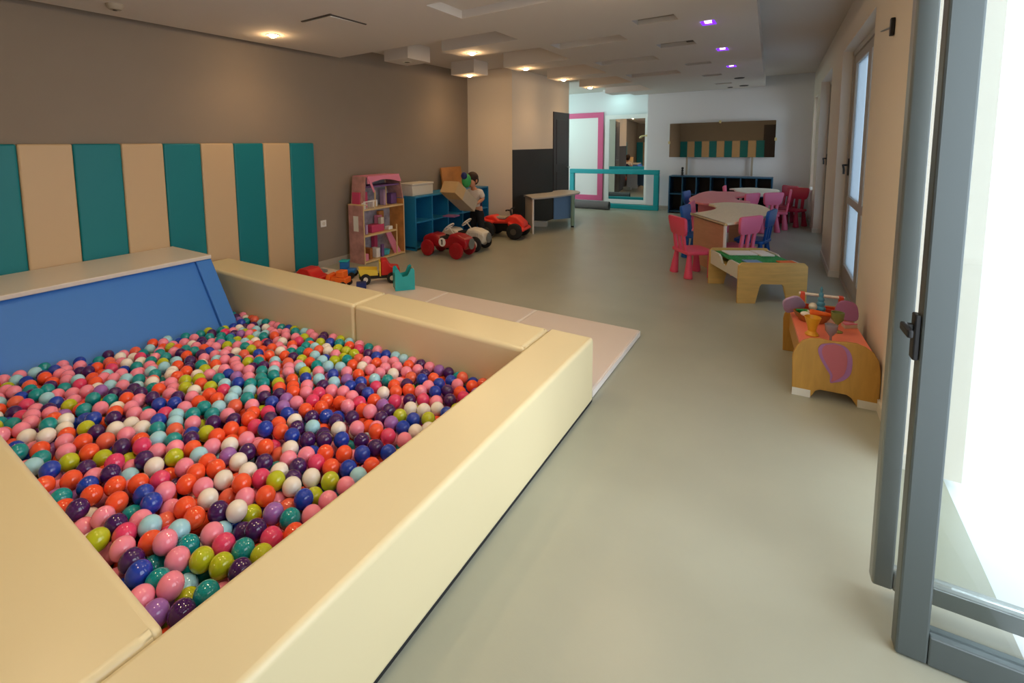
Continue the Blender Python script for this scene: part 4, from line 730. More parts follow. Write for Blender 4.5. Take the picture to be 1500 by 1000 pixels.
MB().box(-0.392, -0.3905, 0.09, 0.18, 0.42, 0.62).build('side_window', 'white', t)
for x0, x1, y0, y1, z0, z1, m, nm in ((-0.12, -0.02, 0.10, 0.2, 0.71, 0.80, 'white', 'toy_dresser'), (0.1, 0.16, 0.1, 0.18, 0.71, 0.93, 'lilac', 'toy_wardrobe'),
    (-0.35, -0.2, 0.1, 0.24, 0.71, 0.92, 'doll_dark_pink', 'toy_bed'), (-0.18, 0.05, 0.06, 0.2, 0.372, 0.47, 'doll_dark_pink', 'toy_sofa'), (0.0, 0.08, 0.12, 0.2, 0.372, 0.58, 'doll_pink', 'toy_lamp'),
    (-0.37, -0.28, 0.03, 0.2, 0.03, 0.12, 'doll_pink', 'toy_chest'), (-0.24, -0.19, 0.05, 0.2, 0.03, 0.18, 'wood_brown', 'toy_chair'), (-0.12, -0.05, 0.05, 0.16, 0.03, 0.16, 'white', 'toy_stove'),
    (-0.33, -0.18, 0.2, 0.25, 0.03, 0.28, 'white', 'toy_cabinet'), (-0.30, -0.26, 0.05, 0.10, 0.372, 0.50, 'lilac', 'toy_chair'), (0.12, 0.2, 0.04, 0.12, 0.372, 0.42, 'white', 'toy_bench'), (-0.02, 0.04, 0.05, 0.11, 0.47, 0.56, 'cream_car', 'toy_doll'), (-0.04, 0.0, 0.02, 0.06, 0.03, 0.2, 'doll_purple', 'toy_chair'), (-0.36, -0.32, 0.02, 0.06, 0.71, 0.79, 'white', 'toy_stool'), (-0.02, 0.04, 0.18, 0.25, 0.03, 0.30, 'doll_dark_pink', 'toy_wardrobe'), (0.10, 0.20, 0.2, 0.25, 0.372, 0.62, 'doll_orange', 'toy_wardrobe'), (0.25, 0.36, 0.1, 0.2, 0.71, 0.86, 'doll_purple', 'toy_table')):
    q = MB().box(x0, x1, y0, y1, z0, z1).build(nm, m, t, bevel=0.008)
MB().lathe([(0.03, 0.0), (0.06, 0.01), (0.07, 0.05), (0.072, 0.075), (0.06, 0.07), (0.0, 0.03)], 20).build('toy_bathtub', 'aqua', t, loc=(0.08, 0.09, 0.03), smooth=True)

# ------------------------------------------------------------------ blue shelving left
def cubby(name, label, W_, H_, D_, cols, rows, frame, back, loc, rz, plinth=0.03):
    t_ = thing(name, label, 'shelf unit', loc, rz)
    th = 0.022
    MB().box(0, W_, 0, D_, H_-th, H_).build('top_board', frame, t_, bevel=0.003)
    MB().box(0, W_, 0.01, D_, plinth, plinth+th).build('bottom_board', frame, t_)
    for x in (0, W_-th): MB().box(x, x+th, 0, D_, 0.0, H_-th-0.0005).build('side_board', frame, t_)
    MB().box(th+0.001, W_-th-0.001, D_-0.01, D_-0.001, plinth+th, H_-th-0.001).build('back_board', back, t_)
    for c_ in range(1, cols):
        x = c_*W_/cols; MB().box(x-th/2, x+th/2, 0.004, D_-0.011, plinth+th+0.0005, H_-th-0.0005).build('divider', frame, t_)
    for r_ in range(1, rows):
        z = plinth+th + r_*(H_-plinth-2*th)/rows
        for c_ in range(cols):
            x0 = c_*W_/cols + (th if c_ == 0 else th/2) + 0.0005; x1 = (c_+1)*W_/cols - (th if c_ == cols-1 else th/2) - 0.0005
            MB().box(x0, x1, 0.004, D_-0.011, z-th/2, z+th/2).build('shelf', frame, t_)
    return t_
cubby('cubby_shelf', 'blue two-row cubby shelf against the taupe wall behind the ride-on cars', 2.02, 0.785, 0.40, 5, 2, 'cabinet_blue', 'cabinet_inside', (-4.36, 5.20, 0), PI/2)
t = thing('storage_box', 'white lidded storage box on the left end of the blue cubby shelf', 'box', (-4.58, 5.50, 0.786), PI/2)
MB().box(-0.24, 0.24, -0.13, 0.13, 0, 0.15).build('body', 'offwhite', t, bevel=0.006)
MB().box(-0.25, 0.25, -0.14, 0.14, 0.151, 0.18).build('lid', 'offwhite', t, bevel=0.006)
o = MB().prism(rr(-0.29, 0.29, 0, 0.36, 0.02), -0.012, 0.012, 'Y').build('wooden_board', 'wood_panel', loc=(-4.70, 6.62, 0.787), rot=(-0.12, 0, PI/2))
tag(o, 'orange-brown wooden board leaning on the wall atop the blue cubby shelf', 'board')
o = MB().box(-0.10, 0.10, -0.09, 0.09, 0, 0.02).build('picture_book', 'mauve', bevel=0.003, loc=(-4.20, 5.86, 0.432), rot=(0, 0, 0.1)); tag(o, 'mauve book lying in the second upper cubby of the blue shelf', 'book')
t = thing('toy_camera', 'small dark toy on the shelf top right of the white box', 'toy', (-4.40, 5.98, 0.786), 0.4)
MB().box(-0.05, 0.05, -0.03, 0.03, 0, 0.05).build('body', 'black', t, bevel=0.008); MB().cyl((0, -0.03, 0.028), (0, -0.05, 0.028), 0.018).build('knob', 'offwhite', t, smooth=True)

# ------------------------------------------------------------------ ride-on cars
def ride_car(name, label, loc, rz, body, tyre, hubm, number=False, cream=False):
    t_ = thing(name, label, 'ride-on car', loc, rz)
    # local +x forward
    prof = [(-0.36, 0.13), (-0.40, 0.20), (-0.37, 0.27), (-0.26, 0.31), (-0.14, 0.30), (-0.08, 0.24), (0.04, 0.24), (0.10, 0.33), (0.24, 0.32), (0.36, 0.28), (0.40, 0.20), (0.37, 0.12)]
    b_ = MB().prism(prof, -0.12, 0.12, 'Y').build('body', body, t_, bevel=0.035, seg=4)
    MB().prism([(-0.10, 0.245), (0.02, 0.245), (0.02, 0.26), (-0.10, 0.27)], -0.08, 0.08, 'Y').build('seat', 'rubber', t_)
    g_ = MB().cyl((0.402, 0, 0.20), (0.415, 0, 0.20), 0.075, n=24).build('grille', 'alu', t_, smooth=True)
    for x in (-0.26, 0.25):
        for y in (-0.175, 0.175):
            w_ = MB()
            w_.lathe([(0.02, -0.03), (0.085, -0.03), (0.112, -0.02), (0.115, 0.0), (0.112, 0.02), (0.085, 0.03), (0.02, 0.03)], 28, M=Matrix.Rotation(PI/2, 4, 'X'))
            w_ = w_.build('wheel', tyre, t_, loc=(x, y, 0.116), smooth=True)
            h_ = MB().cyl((0, -0.034, 0), (0, 0.034, 0), 0.06, n=20)
            h_.build('hubcap', hubm, w_, smooth=True)
    MB().cyl((-0.26, -0.17, 0.116), (-0.26, 0.17, 0.116), 0.012).cyl((0.25, -0.17, 0.116), (0.25, 0.17, 0.116), 0.012).build('axle', 'alu', t_)
    sw = MB().cyl((0.10, 0, 0.31), (0.02, 0, 0.40), 0.010)
    T = Matrix.Translation((0.015, 0, 0.405)) @ Matrix.Rotation(-0.7, 4, 'Y')
    pts = [(0.085*math.cos(2*PI*i/18), 0.085*math.sin(2*PI*i/18), 0) for i in range(19)]
    sw.tube(pts, 0.009, M=T); sw.tube([(-0.085, 0, 0), (0.085, 0, 0)], 0.007, M=T); sw.tube([(0, -0.085, 0), (0, 0.085, 0)], 0.007, M=T)
    sw.build('steering_wheel', 'offwhite', t_, smooth=True)
    if number:
        for s_ in (-1, 1):
            MB().cyl((-0.02+0.02, s_*0.1205, 0.215), (0.0, s_*0.124, 0.215), 0.062, n=28, M=Matrix.Translation((-0.03, 0, -0.01))).build('number_disc', 'white', t_)
            MB().box(-0.042, -0.022, s_*0.1245-0.001, s_*0.1245+0.001, 0.168, 0.242).box(-0.052, -0.042, s_*0.1245-0.001, s_*0.1245+0.001, 0.222, 0.234).build('number_one', 'black', t_)
    if cream:
        lv = MB()
        for s_ in (-1, 1):
            for i in range(5): lv.box(0.12+i*0.035, 0.135+i*0.035, s_*0.121-0.002, s_*0.121+0.002, 0.18, 0.27)
        lv.build('louvres', 'alu_warm', t_)
    t_.scale = (0.92, 0.92, 0.97); return t_
ride_car('ride_on_car', 'red ride-on racing car with a number 1 disc, in front of the blue shelf', (-3.82, 5.25, 0), math.radians(2), 'darkred', 'darkred', 'darkred', number=True)
ride_car('ride_on_car', 'cream white ride-on car half hidden behind the red one', (-3.85, 5.73, 0), math.radians(4), 'cream_car', 'rubber', 'cream_car', cream=True)
# quad
t = thing('toy_quad', 'red and black ride-on quad bike beside the cream wall', 'ride-on quad', (-3.80, 6.84, 0), math.radians(8))
MB().prism([(-0.30, 0.28), (-0.34, 0.33), (-0.18, 0.36), (-0.08, 0.29), (0.02, 0.29), (0.10, 0.37), (0.22, 0.36), (0.34, 0.26), (0.36, 0.18), (0.30, 0.17), (0.18, 0.24), (-0.16, 0.22)], -0.12, 0.12, 'Y').build('body', 'red_bright', t, bevel=0.03, seg=4)
MB().prism([(0.10, 0.28), (0.36, 0.18), (0.38, 0.14), (0.30, 0.12), (0.10, 0.22)], -0.20, 0.20, 'Y').build('front_mudguard', 'red_bright', t, bevel=0.02)
MB().prism([(-0.16, 0.27), (-0.38, 0.31), (-0.38, 0.28), (-0.16, 0.23)], -0.19, 0.19, 'Y').build('rear_mudguard', 'red_bright', t, bevel=0.012)
MB().box(-0.16, 0.02, -0.09, 0.09, 0.30, 0.335).build('seat', 'vent', t, bevel=0.012)
MB().box(-0.28, 0.28, -0.08, 0.08, 0.10, 0.24).build('chassis', 'black', t)
MB().tube([(0.08, -0.20, 0.46), (0.06, -0.10, 0.455), (0.08, 0, 0.44), (0.06, 0.10, 0.455), (0.08, 0.20, 0.46)], 0.013).cyl((0.10, 0, 0.35), (0.08, 0, 0.45), 0.018).build('handlebar', 'black', t, smooth=True)
for x in (-0.24, 0.22):
    for y in (-0.20, 0.20):
        w_ = MB().lathe([(0.03, -0.055), (0.09, -0.055), (0.125, -0.035), (0.13, 0.0), (0.125, 0.035), (0.09, 0.055), (0.03, 0.055)], 26, M=Matrix.Rotation(PI/2, 4, 'X')).build('wheel', 'rubber', t, loc=(x, y, 0.131), smooth=True)
        MB().cyl((0, -0.058, 0), (0, 0.058, 0), 0.05).build('hubcap', 'vent_dark', w_, smooth=True)
MB().cyl((-0.24, -0.2, 0.131), (-0.24, 0.2, 0.131), 0.014).cyl((0.22, -0.2, 0.131), (0.22, 0.2, 0.131), 0.014).build('axle', 'black', t)

# ------------------------------------------------------------------ child
def skin_mesh(name, verts, edges, radii, m, parent=None, sub=2, root=0, loc=None):
    me = bpy.data.meshes.new(name); me.from_pydata(verts, edges, []); me.materials.append(MATS[m])
    o_ = bpy.data.objects.new(name, me); COL.objects.link(o_)
    if parent: o_.parent = parent
    md = o_.modifiers.new('skin', 'SKIN'); md.use_smooth_shade = True
    for i, r in enumerate(radii):
        rv = r if isinstance(r, tuple) else (r, r)
        o_.data.skin_vertices[0].data[i].radius = rv
    o_.data.skin_vertices[0].data[root].use_root = True
    sb = o_.modifiers.new('sub', 'SUBSURF'); sb.levels = sub; sb.render_levels = sub
    return o_
def chain(lists):
    """lists of (point, radius); first point of each later list may be an index into the vertices"""
    V, E_, Rr = [], [], []
    for L in lists:
        prev = None
        for it in L:
            if isinstance(it, int): prev = it; continue
            V.append(it[0]); Rr.append(it[1]); i = len(V)-1
            if prev is not None: E_.append((prev, i))
            prev = i
    return V, E_, Rr
# child stands at the shelf, seen from the side, head bowed towards the box (local -y is towards the near end, +x away from the wall)
ch = thing('person', 'small child in dark trousers and navy vest bending over a cardboard box', 'person', (-3.98, 6.24, 0), 0)
body = chain([
    [((0, 0, 0.50), (0.075, 0.062)), ((0, 0.0, 0.60), (0.072, 0.058)), ((0, -0.03, 0.70), (0.082, 0.062)), ((0, -0.06, 0.79), (0.07, 0.055)), ((0, -0.085, 0.845), 0.036), ((0, -0.11, 0.885), 0.034), ((0, -0.14, 0.94), (0.070, 0.078)), ((0, -0.14, 1.0), (0.078, 0.084)), ((0, -0.135, 1.055), (0.05, 0.055))],
    [0, ((0.06, 0, 0.45), 0.062), ((0.065, 0.01, 0.27), 0.046), ((0.065, 0.04, 0.09), 0.033), ((0.066, 0.03, 0.04), 0.034), ((0.07, -0.05, 0.03), 0.028)],
    [0, ((-0.06, 0, 0.45), 0.062), ((-0.065, 0.0, 0.27), 0.046), ((-0.065, 0.02, 0.09), 0.033), ((-0.066, 0.01, 0.04), 0.034), ((-0.07, -0.07, 0.03), 0.028)],
    [3, ((0.105, -0.06, 0.79), 0.040), ((0.135, -0.03, 0.685), 0.033), ((0.115, -0.15, 0.635), 0.025), ((0.10, -0.20, 0.635), 0.022)],
    [3, ((-0.105, -0.06, 0.79), 0.040), ((-0.135, -0.06, 0.70), 0.033), ((-0.12, -0.19, 0.69), 0.025), ((-0.10, -0.25, 0.70), 0.022)]])
skin_mesh('body', *body[:2], body[2], 'skin', ch)
# clothes follow the body
tr_ = chain([[((0, 0, 0.54), (0.083, 0.070)), ((0, 0, 0.50), (0.085, 0.072))],
    [1, ((0.06, 0, 0.44), 0.072), ((0.065, 0.01, 0.27), 0.056), ((0.065, 0.035, 0.10), 0.045)],
    [1, ((-0.06, 0, 0.44), 0.072), ((-0.065, 0.0, 0.27), 0.056), ((-0.065, 0.015, 0.10), 0.045)]])
skin_mesh('trousers', *tr_[:2], tr_[2], 'trousers', ch)
sh = chain([[((0, 0, 0.53), (0.088, 0.072)), ((0, 0, 0.60), (0.085, 0.070)), ((0, -0.03, 0.70), (0.094, 0.074)), ((0, -0.06, 0.79), (0.084, 0.066)), ((0, -0.08, 0.83), 0.046)],
    [3, ((0.108, -0.06, 0.79), 0.050), ((0.135, -0.035, 0.70), 0.044)],
    [3, ((-0.108, -0.06, 0.79), 0.050), ((-0.135, -0.06, 0.71), 0.044)]])
skin_mesh('shirt', *sh[:2], sh[2], 'shirt', ch)
ve = chain([[((0, 0.008, 0.52), (0.093, 0.074)), ((0, 0.01, 0.60), (0.091, 0.073)), ((0, -0.018, 0.70), (0.099, 0.077)), ((0, -0.045, 0.785), (0.088, 0.066))]])
skin_mesh('vest', *ve[:2], ve[2], 'jacket', ch)
hr = MB().sph((0, -0.118, 1.015), 0.096, (0.95, 1.0, 0.95), 24, 16).sph((0, -0.065, 0.975), 0.07, (1.05, 0.8, 1.1)).build('hair', 'hair', ch, smooth=True)
fc = MB()
fc.sph((0, -0.232, 0.965), 0.014, (0.8, 1.2, 1.2)).sph((0.083, -0.13, 0.965), 0.02, (0.5, 1, 1.4)).sph((-0.083, -0.13, 0.965), 0.02, (0.5, 1, 1.4))
fc.sph((0, -0.16, 0.945), 0.062, (1.05, 1.05, 1.25), 20, 14)
fc.build('face', 'skin', ch, smooth=True)
MB().sph((0.027, -0.217, 0.985), 0.009).sph((-0.027, -0.217, 0.985), 0.009).build('eyes', 'black', ch, smooth=True)
MB().sph((0, -0.220, 0.925), 0.014, (1.3, 0.5, 0.4)).build('mouth', 'doll_dark_pink', ch, smooth=True)
for s_, hp in ((1, (0.10, -0.20, 0.635)), (-1, (-0.10, -0.25, 0.70))):
    hm = MB(); hx, hy, hz = hp
    hm.sph((hx, hy-0.025, hz), 0.024, (1.0, 1.3, 0.7))
    for k in range(4):
        o1 = (hx - 0.018 + 0.012*k, hy-0.045, hz); L = (0.030, 0.036, 0.034, 0.026)[k]
        o2 = (o1[0], o1[1]-L*0.6, o1[2]-0.008); o3 = (o1[0], o2[1]-L*0.35, o2[2]-0.018)
        hm.tube([o1, o2, o3], 0.0062, 8); hm.sph(o3, 0.0062, u=8, v=6)
    th_ = [(hx - s_*0.02, hy-0.02, hz), (hx - s_*0.035, hy-0.038, hz-0.008), (hx - s_*0.032, hy-0.055, hz-0.015)]
    hm.tube(th_, 0.007, 8); hm.sph(th_[-1], 0.007, u=8, v=6)
    hm.build('hand', 'skin', ch, smooth=True)
for s_, y in ((1, 0.03), (-1, 0.01)):
    MB().sph((s_*0.068, y-0.05, 0.034), 0.034, (1.0, 2.1, 1.0)).build('shoe', 'rubber', ch, smooth=True)
# the box held in the arms
t = thing('cardboard_box', 'long open tan cardboard box held tilted by the child', 'box', (-3.98, 5.80, 0.735), 0)
T = Matrix.Rotation(math.radians(-33), 4, 'X')
bx = MB().box(-0.13, 0.13, -0.34, 0.26, -0.09, 0.09, M=T).build('carton', 'card_pale', t)
MB().box(-0.131, 0.131, -0.341, -0.12, -0.091, 0.091, M=T).build('flap_end', 'card', t)
MB().box(-0.129, 0.129, -0.02, 0.02, 0.0905, 0.092, M=T).build('tape', 'card', t)
t = thing('green_plush', 'rounded green soft toy in front of the child face, on the cardboard box', 'soft toy', (-3.98, 5.955, 0.98), 0)
MB().sph((0, 0, 0.0), 0.085, (0.85, 0.85, 1.25), 24, 16).build('body', 'green', t, smooth=True)
MB().sph((0, -0.06, 0.075), 0.05, (1.0, 0.8, 1.1)).build('head', 'navy', t, smooth=True)

# ------------------------------------------------------------------ wavy tables
def wavy_table(name, label, outline, z, top, side, panels, legs, th=0.028, edge=None):
    t_ = thing(name, label, 'table', (0, 0, 0))
    MB().prism(outline, z-th, z, 'Z', bev=0.004).build('tabletop', top, t_)
    for (x0, y0), (x1, y1), z0, m, tk in panels:
        dx, dy = x1-x0, y1-y0; L = math.hypot(dx, dy); nx, ny = -dy/L*tk/2, dx/L*tk/2
        MB().prism([(x0-nx, y0-ny), (x1-nx, y1-ny), (x1+nx, y1+ny), (x0+nx, y0+ny)], z0, z-th-0.0005, 'Z').build('side_panel', m, t_)
    if edge:
        for (x0, y0), (x1, y1), z0, m, tk in panels[:1]:
            MB().cyl((x1, y1, 0), (x1, y1, z-th-0.0005), tk*0.62, n=16).build('edge_band', edge, t_, smooth=True)
    for x, y, r, m in legs:
        l_ = MB().cyl((x, y, 0.03), (x, y, z-th-0.0005), r, n=20).build('leg', m, t_, smooth=True)
        MB().cyl((x, y, 0.0), (x, y, 0.0295), r*0.8).build('foot', 'black', l_)
    return t_
def sl(pts, corners=()):
    """smooth curve through pts but keep listed indices sharp (by doubling)"""
    P = []
    for i, p in enumerate(pts):
        P.append(p)
        if i in corners: P += [p, p]
    return smooth_loop(P, 6)
T1 = [(-0.99, 6.63), (-0.56, 5.97), (-0.455, 6.12), (-0.292, 6.50), (-0.216, 6.79), (-0.185, 7.37), (-0.244, 7.73), (-0.352, 8.0), (-0.486, 8.10), (-0.66, 8.115), (-0.80, 8.05), (-0.945, 7.77), (-0.86, 7.62), (-0.80, 7.34), (-0.817, 7.10), (-0.90, 6.85)]
wavy_table('wave_table', 'pale wood wave-shaped table, nearest of the three in the row', sl(T1, (0, 1)), 0.61, 'wood_table', 'wood_table_side',
    [((-0.955, 6.62), (-0.56, 6.015), 0.0, 'wood_table_side', 0.028), ((-0.70, 8.02), (-0.45, 8.03), 0.0, 'wood_table_side', 0.028)], [], edge='mat_white')
T2 = [(-0.96, 7.80), (-1.07, 7.83), (-1.21, 8.045), (-1.307, 8.43), (-1.294, 9.17), (-1.266, 9.55), (-1.175, 9.85), (-1.05, 9.80), (-0.92, 9.85), (-0.78, 9.88), (-0.60, 9.62), (-0.58, 9.2), (-0.70, 8.90), (-0.62, 8.5), (-0.47, 8.36), (-0.49, 8.14), (-0.66, 8.14), (-0.80, 8.075)]
wavy_table('wave_table', 'pink wave-shaped table between the wooden one and the white one', sl(T2), 0.61, 'pink_table', 'pink_table',
    [((-1.1, 9.74), (-0.75, 9.76), 0.0, 'pink_table', 0.028), ((-1.15, 8.25), (-0.85, 8.2), 0.0, 'pink_table', 0.028)], [])
T3 = [(-0.93, 10.55), (-0.86, 10.45), (-0.80, 10.15), (-0.60, 9.75), (-0.49, 9.28), (-0.33, 9.5), (-0.17, 10.0), (-0.13, 10.4), (-0.19, 10.7), (-0.40, 10.84), (-0.66, 10.86)]
wavy_table('wave_table', 'white wave-shaped table, farthest in the row, before the long mirror', sl(T3), 0.61, 'white_table', 'white_table',
    [((-0.62, 9.86), (-0.50, 9.42), 0.0, 'white_table', 0.028), ((-0.30, 10.66), (-0.22, 10.2), 0.0, 'white_table', 0.028)], [(-0.75, 10.65, 0.025, 'white_table')])
TG = [(-3.86, 7.62), (-3.52, 7.24), (-3.40, 7.42), (-3.27, 7.80), (-3.18, 8.2), (-3.16, 8.45), (-3.26, 8.72), (-3.45, 8.85), (-3.62, 8.84), (-3.72, 8.6), (-3.66, 8.35), (-3.74, 8.05), (-3.83, 7.8)]
wavy_table('wave_table', 'grey wave-shaped table with a blue modesty panel by the black wall', sl(TG, (0, 1)), 0.615, 'grey_table', 'grey_table',
    [((-3.82, 7.605), (-3.52, 7.275), 0.0, 'grey_table', 0.028), ((-3.44, 7.95), (-3.22, 8.32), 0.16, 'panel_blue', 0.02)], [(-3.20, 8.24, 0.035, 'leg_green')], edge='mat_white')
t = thing('white_carton', 'small white carton on the floor under the grey table', 'box', (-3.74, 8.05, 0), 0.3)
MB().box(-0.12, 0.12, -0.06, 0.06, 0, 0.09).build('carton', 'offwhite', t, bevel=0.004)
MB().box(-0.121, 0.121, -0.02, 0.02, 0.0905, 0.092).build('label_strip', 'white', t)

# ------------------------------------------------------------------ children chairs
def make_chair(label, loc, rz, m, group=None):
    t_ = thing('child_chair', label, 'chair', loc, rz, group)
    seat = smooth_loop([(-0.185, -0.16), (0.185, -0.16), (0.195, 0.0), (0.19, 0.165), (0.0, 0.18), (-0.19, 0.165), (-0.195, 0.0)], 4)
    MB().prism(rr(-0.185, 0.185, -0.165, 0.17, 0.05), 0.265, 0.305, 'Z', bev=0.010).build('seat', m, t_, smooth=True)
    for sx in (-1, 1):
        for sy in (-1, 1):
            MB().lathe([(0.043, 0.0), (0.047, 0.012), (0.042, 0.05), (0.029, 0.18), (0.023, 0.27)], 18, M=Matrix.Translation((sx*0.155, sy*0.135, 0)) @ Matrix.Rotation(-sx*0.07, 4, 'Y') @ Matrix.Rotation(sy*0.07, 4, 'X')).build('leg', m, t_, smooth=True)
    T_ = Matrix.Translation((0, -0.148, 0.30)) @ Matrix.Rotation(0.13, 4, 'X')
    back = [(-0.125, 0.17), (0.125, 0.17), (0.15, 0.185), (0.165, 0.22), (0.185, 0.345), (0.175, 0.37), (0.15, 0.378), (-0.15, 0.378), (-0.175, 0.37), (-0.185, 0.345), (-0.165, 0.22), (-0.15, 0.185)]
    MB().prism(back, -0.016, 0.016, 'Y', M=T_, bev=0.007).build('backrest', m, t_, smooth=True)
    for x in (-0.095, 0, 0.095):
        MB().box(x-0.022, x+0.022, -0.013, 0.013, -0.012, 0.176, M=T_).build('back_slat', m, t_, bevel=0.006)
    return t_
def chair(label, x, y, face, m, group=None):
    """face = direction the sitter looks, in degrees from +x"""
    return make_chair(label, (x, y, 0), math.radians(face-90), m, group)
chair('rose pink child chair drawn up to the end panel of the wooden wave table', -0.86, 5.90, 38, 'rose_chair')
chair('bright pink child chair behind the green-topped activity table, its back to the window', -0.49, 6.30, 148, 'pink_chair')
chair('blue child chair seen side-on at the right of the wooden wave table', -0.34, 6.93, 168, 'blue_chair')
chair('pink child chair between the pink table and the white table, its back turned', -0.33, 9.40, 135, 'pink_chair')
chair('pink child chair seen edge-on at the right of the white table', -0.16, 9.88, 180, 'pink_chair')
chair('dark red child chair by the right end of the white table, nearer the mirror', -0.12, 10.74, 221, 'red_chair')
chair('dark red child chair next to the window pillar, rightmost of all chairs', 0.055, 10.30, 243, 'red_chair')
chair('blue child chair at the left notch of the wooden wave table', -0.93, 6.90, -8, 'blue_chair')
chair('blue child chair at the left end of the pink table', -1.25, 8.93, -8, 'blue_chair')
chair('pink child chair standing edge-on behind the nearer blue chair on the left', -0.92, 7.40, 0, 'pink_chair')
chair('pink child chair at the far left side of the pink and white tables', -0.81, 10.33, 0, 'pink_chair')
chair('pink child chair tucked at the right notch of the pink table', -0.64, 9.10, 150, 'pink_chair')

# ------------------------------------------------------------------ activity table
a = math.atan2(0.29, 0.527)
t = thing('activity_table', 'light wooden activity table with a green building-plate top', 'table', (-0.346, 5.049, 0), a)
LW, LD, LH = 0.60, 0.67, 0.385
pan = [(0, 0), (0.155, 0), (0.19, 0.165), (0.205, 0.185), (0.385, 0.185), (0.40, 0.165), (0.44, 0), (LW, 0), (LW, LH-0.03), (LW-0.03, LH), (0.03, LH), (0, LH-0.03)]
MB().prism(pan, 0, 0.022, 'Y').build('end_panel', 'wood_light', t)
MB().prism(pan, LD-0.022, LD, 'Y').build('end_panel', 'wood_light', t)
def rail(x):
    pts = [(0.022, 0.22), (LD-0.022, 0.22), (LD-0.022, LH-0.02), (0.46, LH-0.02), (0.42, LH-0.045), (0.38, LH-0.095), (0.33, LH-0.11), (0.28, LH-0.095), (0.25, LH-0.045), (0.21, LH-0.02), (0.022, LH-0.02)]
    return MB().prism(pts, x, x+0.018, 'X').build('side_rail', 'offwhite', t)
rail(0.012); rail(LW-0.03)
MB().box(0.0305, LW-0.0305, 0.0225, LD-0.0225, 0.27, 0.285).build('tray_bottom', 'wood_light', t)
MB().box(0.05, LW-0.05, 0.04, LD-0.04, LH-0.045, LH-0.025).build('building_plate', 'green', t)
st = MB()
for i in range(16):
    for j in range(18): st.cyl((0.07+i*0.0305, 0.06+j*0.0318, LH-0.025), (0.07+i*0.0305, 0.06+j*0.0318, LH-0.021), 0.006, n=8)
st.build('plate_studs', 'green', t)
def lego(x0, x1, y0, y1, m, lab, h=0.012):
    T_ = Matrix.Translation((-0.346, 5.049, 0)) @ Matrix.Rotation(a, 4, 'Z')
    c_ = T_ @ Vector(((x0+x1)/2, (y0+y1)/2, LH-0.0205))
    o_ = MB().box(-(x1-x0)/2, (x1-x0)/2, -(y1-y0)/2, (y1-y0)/2, 0, h).build('building_plate_tile', m, loc=c_, rot=(0, 0, a), bevel=0.002); tag(o_, lab, 'toy plate')
lego(0.09, 0.36, 0.40, 0.58, 'white', 'white sheet of paper on the left half of the green plate')
lego(0.37, 0.50, 0.36, 0.58, 'mat_white', 'white flat plate on the far right of the green plate', 0.016)
lego(0.10, 0.24, 0.06, 0.17, 'panel_blue', 'pale blue flat piece near the front left of the green plate')
lego(0.40, 0.54, 0.06, 0.15, 'orange', 'orange flat piece near the front right of the green plate')

# ------------------------------------------------------------------ toy table with painted drop
t = thing('play_table', 'low wooden play table with wavy end panels and a coral pink top', 'table', (0.07, 3.362, 0), math.atan2(0.03, 0.393))
fw = [(0.0, 0.0), (0.088, 0.0), (0.098, 0.018), (0.112, 0.046), (0.132, 0.058), (0.254, 0.058), (0.276, 0.044), (0.292, 0.018), (0.304, 0.0), (0.395, 0.0), (0.397, 0.17), (0.392, 0.24), (0.384, 0.285), (0.361, 0.327), (0.325, 0.352), (0.285, 0.366), (0.24, 0.365), (0.20, 0.358), (0.16, 0.358), (0.117, 0.364), (0.073, 0.357), (0.037, 0.334), (0.014, 0.303), (-0.001, 0.268), (-0.007, 0.235), (-0.004, 0.15)]
MB().prism(fw, 0.0, 0.02, 'Y', bev=0.004).build('end_panel', 'wood_toy', t)
MB().prism(fw, 0.70, 0.72, 'Y', bev=0.004).build('end_panel', 'wood_toy', t)
for x0, x1 in ((0.001, 0.088), (0.305, 0.393)):
    MB().box(x0-0.002, x1, -0.0025, 0.0, 0.0, 0.045).build('painted_foot', 'offwhite', t)
MB().box(0.03, 0.37, 0.0205, 0.6995, 0.285, 0.305).build('tabletop', 'salmon', t)
MB().box(0.03, 0.04, 0.0205, 0.6995, 0.16, 0.2845).box(0.36, 0.37, 0.0205, 0.6995, 0.16, 0.2845).build('side_rail', 'wood_toy', t)
drop = smooth_loop([(0.112, 0.30), (0.126, 0.332), (0.155, 0.344), (0.193, 0.350), (0.236, 0.338), (0.263, 0.297), (0.270, 0.238), (0.262, 0.18), (0.234, 0.141), (0.193, 0.119), (0.176, 0.117), (0.173, 0.159), (0.150, 0.20), (0.122, 0.255)], 5)
drop_in = smooth_loop([(0.130, 0.30), (0.142, 0.330), (0.165, 0.340), (0.193, 0.345), (0.225, 0.332), (0.243, 0.29), (0.246, 0.235), (0.236, 0.18), (0.214, 0.148), (0.188, 0.126), (0.180, 0.128), (0.185, 0.162), (0.164, 0.205), (0.138, 0.258)], 5)
dp = MB().prism(drop, -0.004, -0.0005, 'Y').build('painted_drop', 'mauve', t)
MB().prism(drop_in, -0.006, -0.0042, 'Y').build('drop_centre', 'rosewood_pink', dp)
TZ = 0.3055
def tp(x, y): # table-local to world
    v = Matrix.Translation((0.07, 3.362, 0)) @ Matrix.Rotation(math.atan2(0.03, 0.393), 4, 'Z') @ Vector((x, y, TZ)); return tuple(v)
t = thing('wooden_bowl', 'oval brown wooden tray of play food on the coral table', 'bowl', tp(0.135, 0.50), 0.1, sc=(1.35, 1.0, 1))
MB().lathe([(0.0, 0.004), (0.05, 0.0), (0.068, 0.03), (0.078, 0.06), (0.072, 0.06), (0.062, 0.032), (0.045, 0.012), (0.0, 0.012)], 28).build('bowl', 'wood_brown', t, smooth=True)
FZ = 0.064
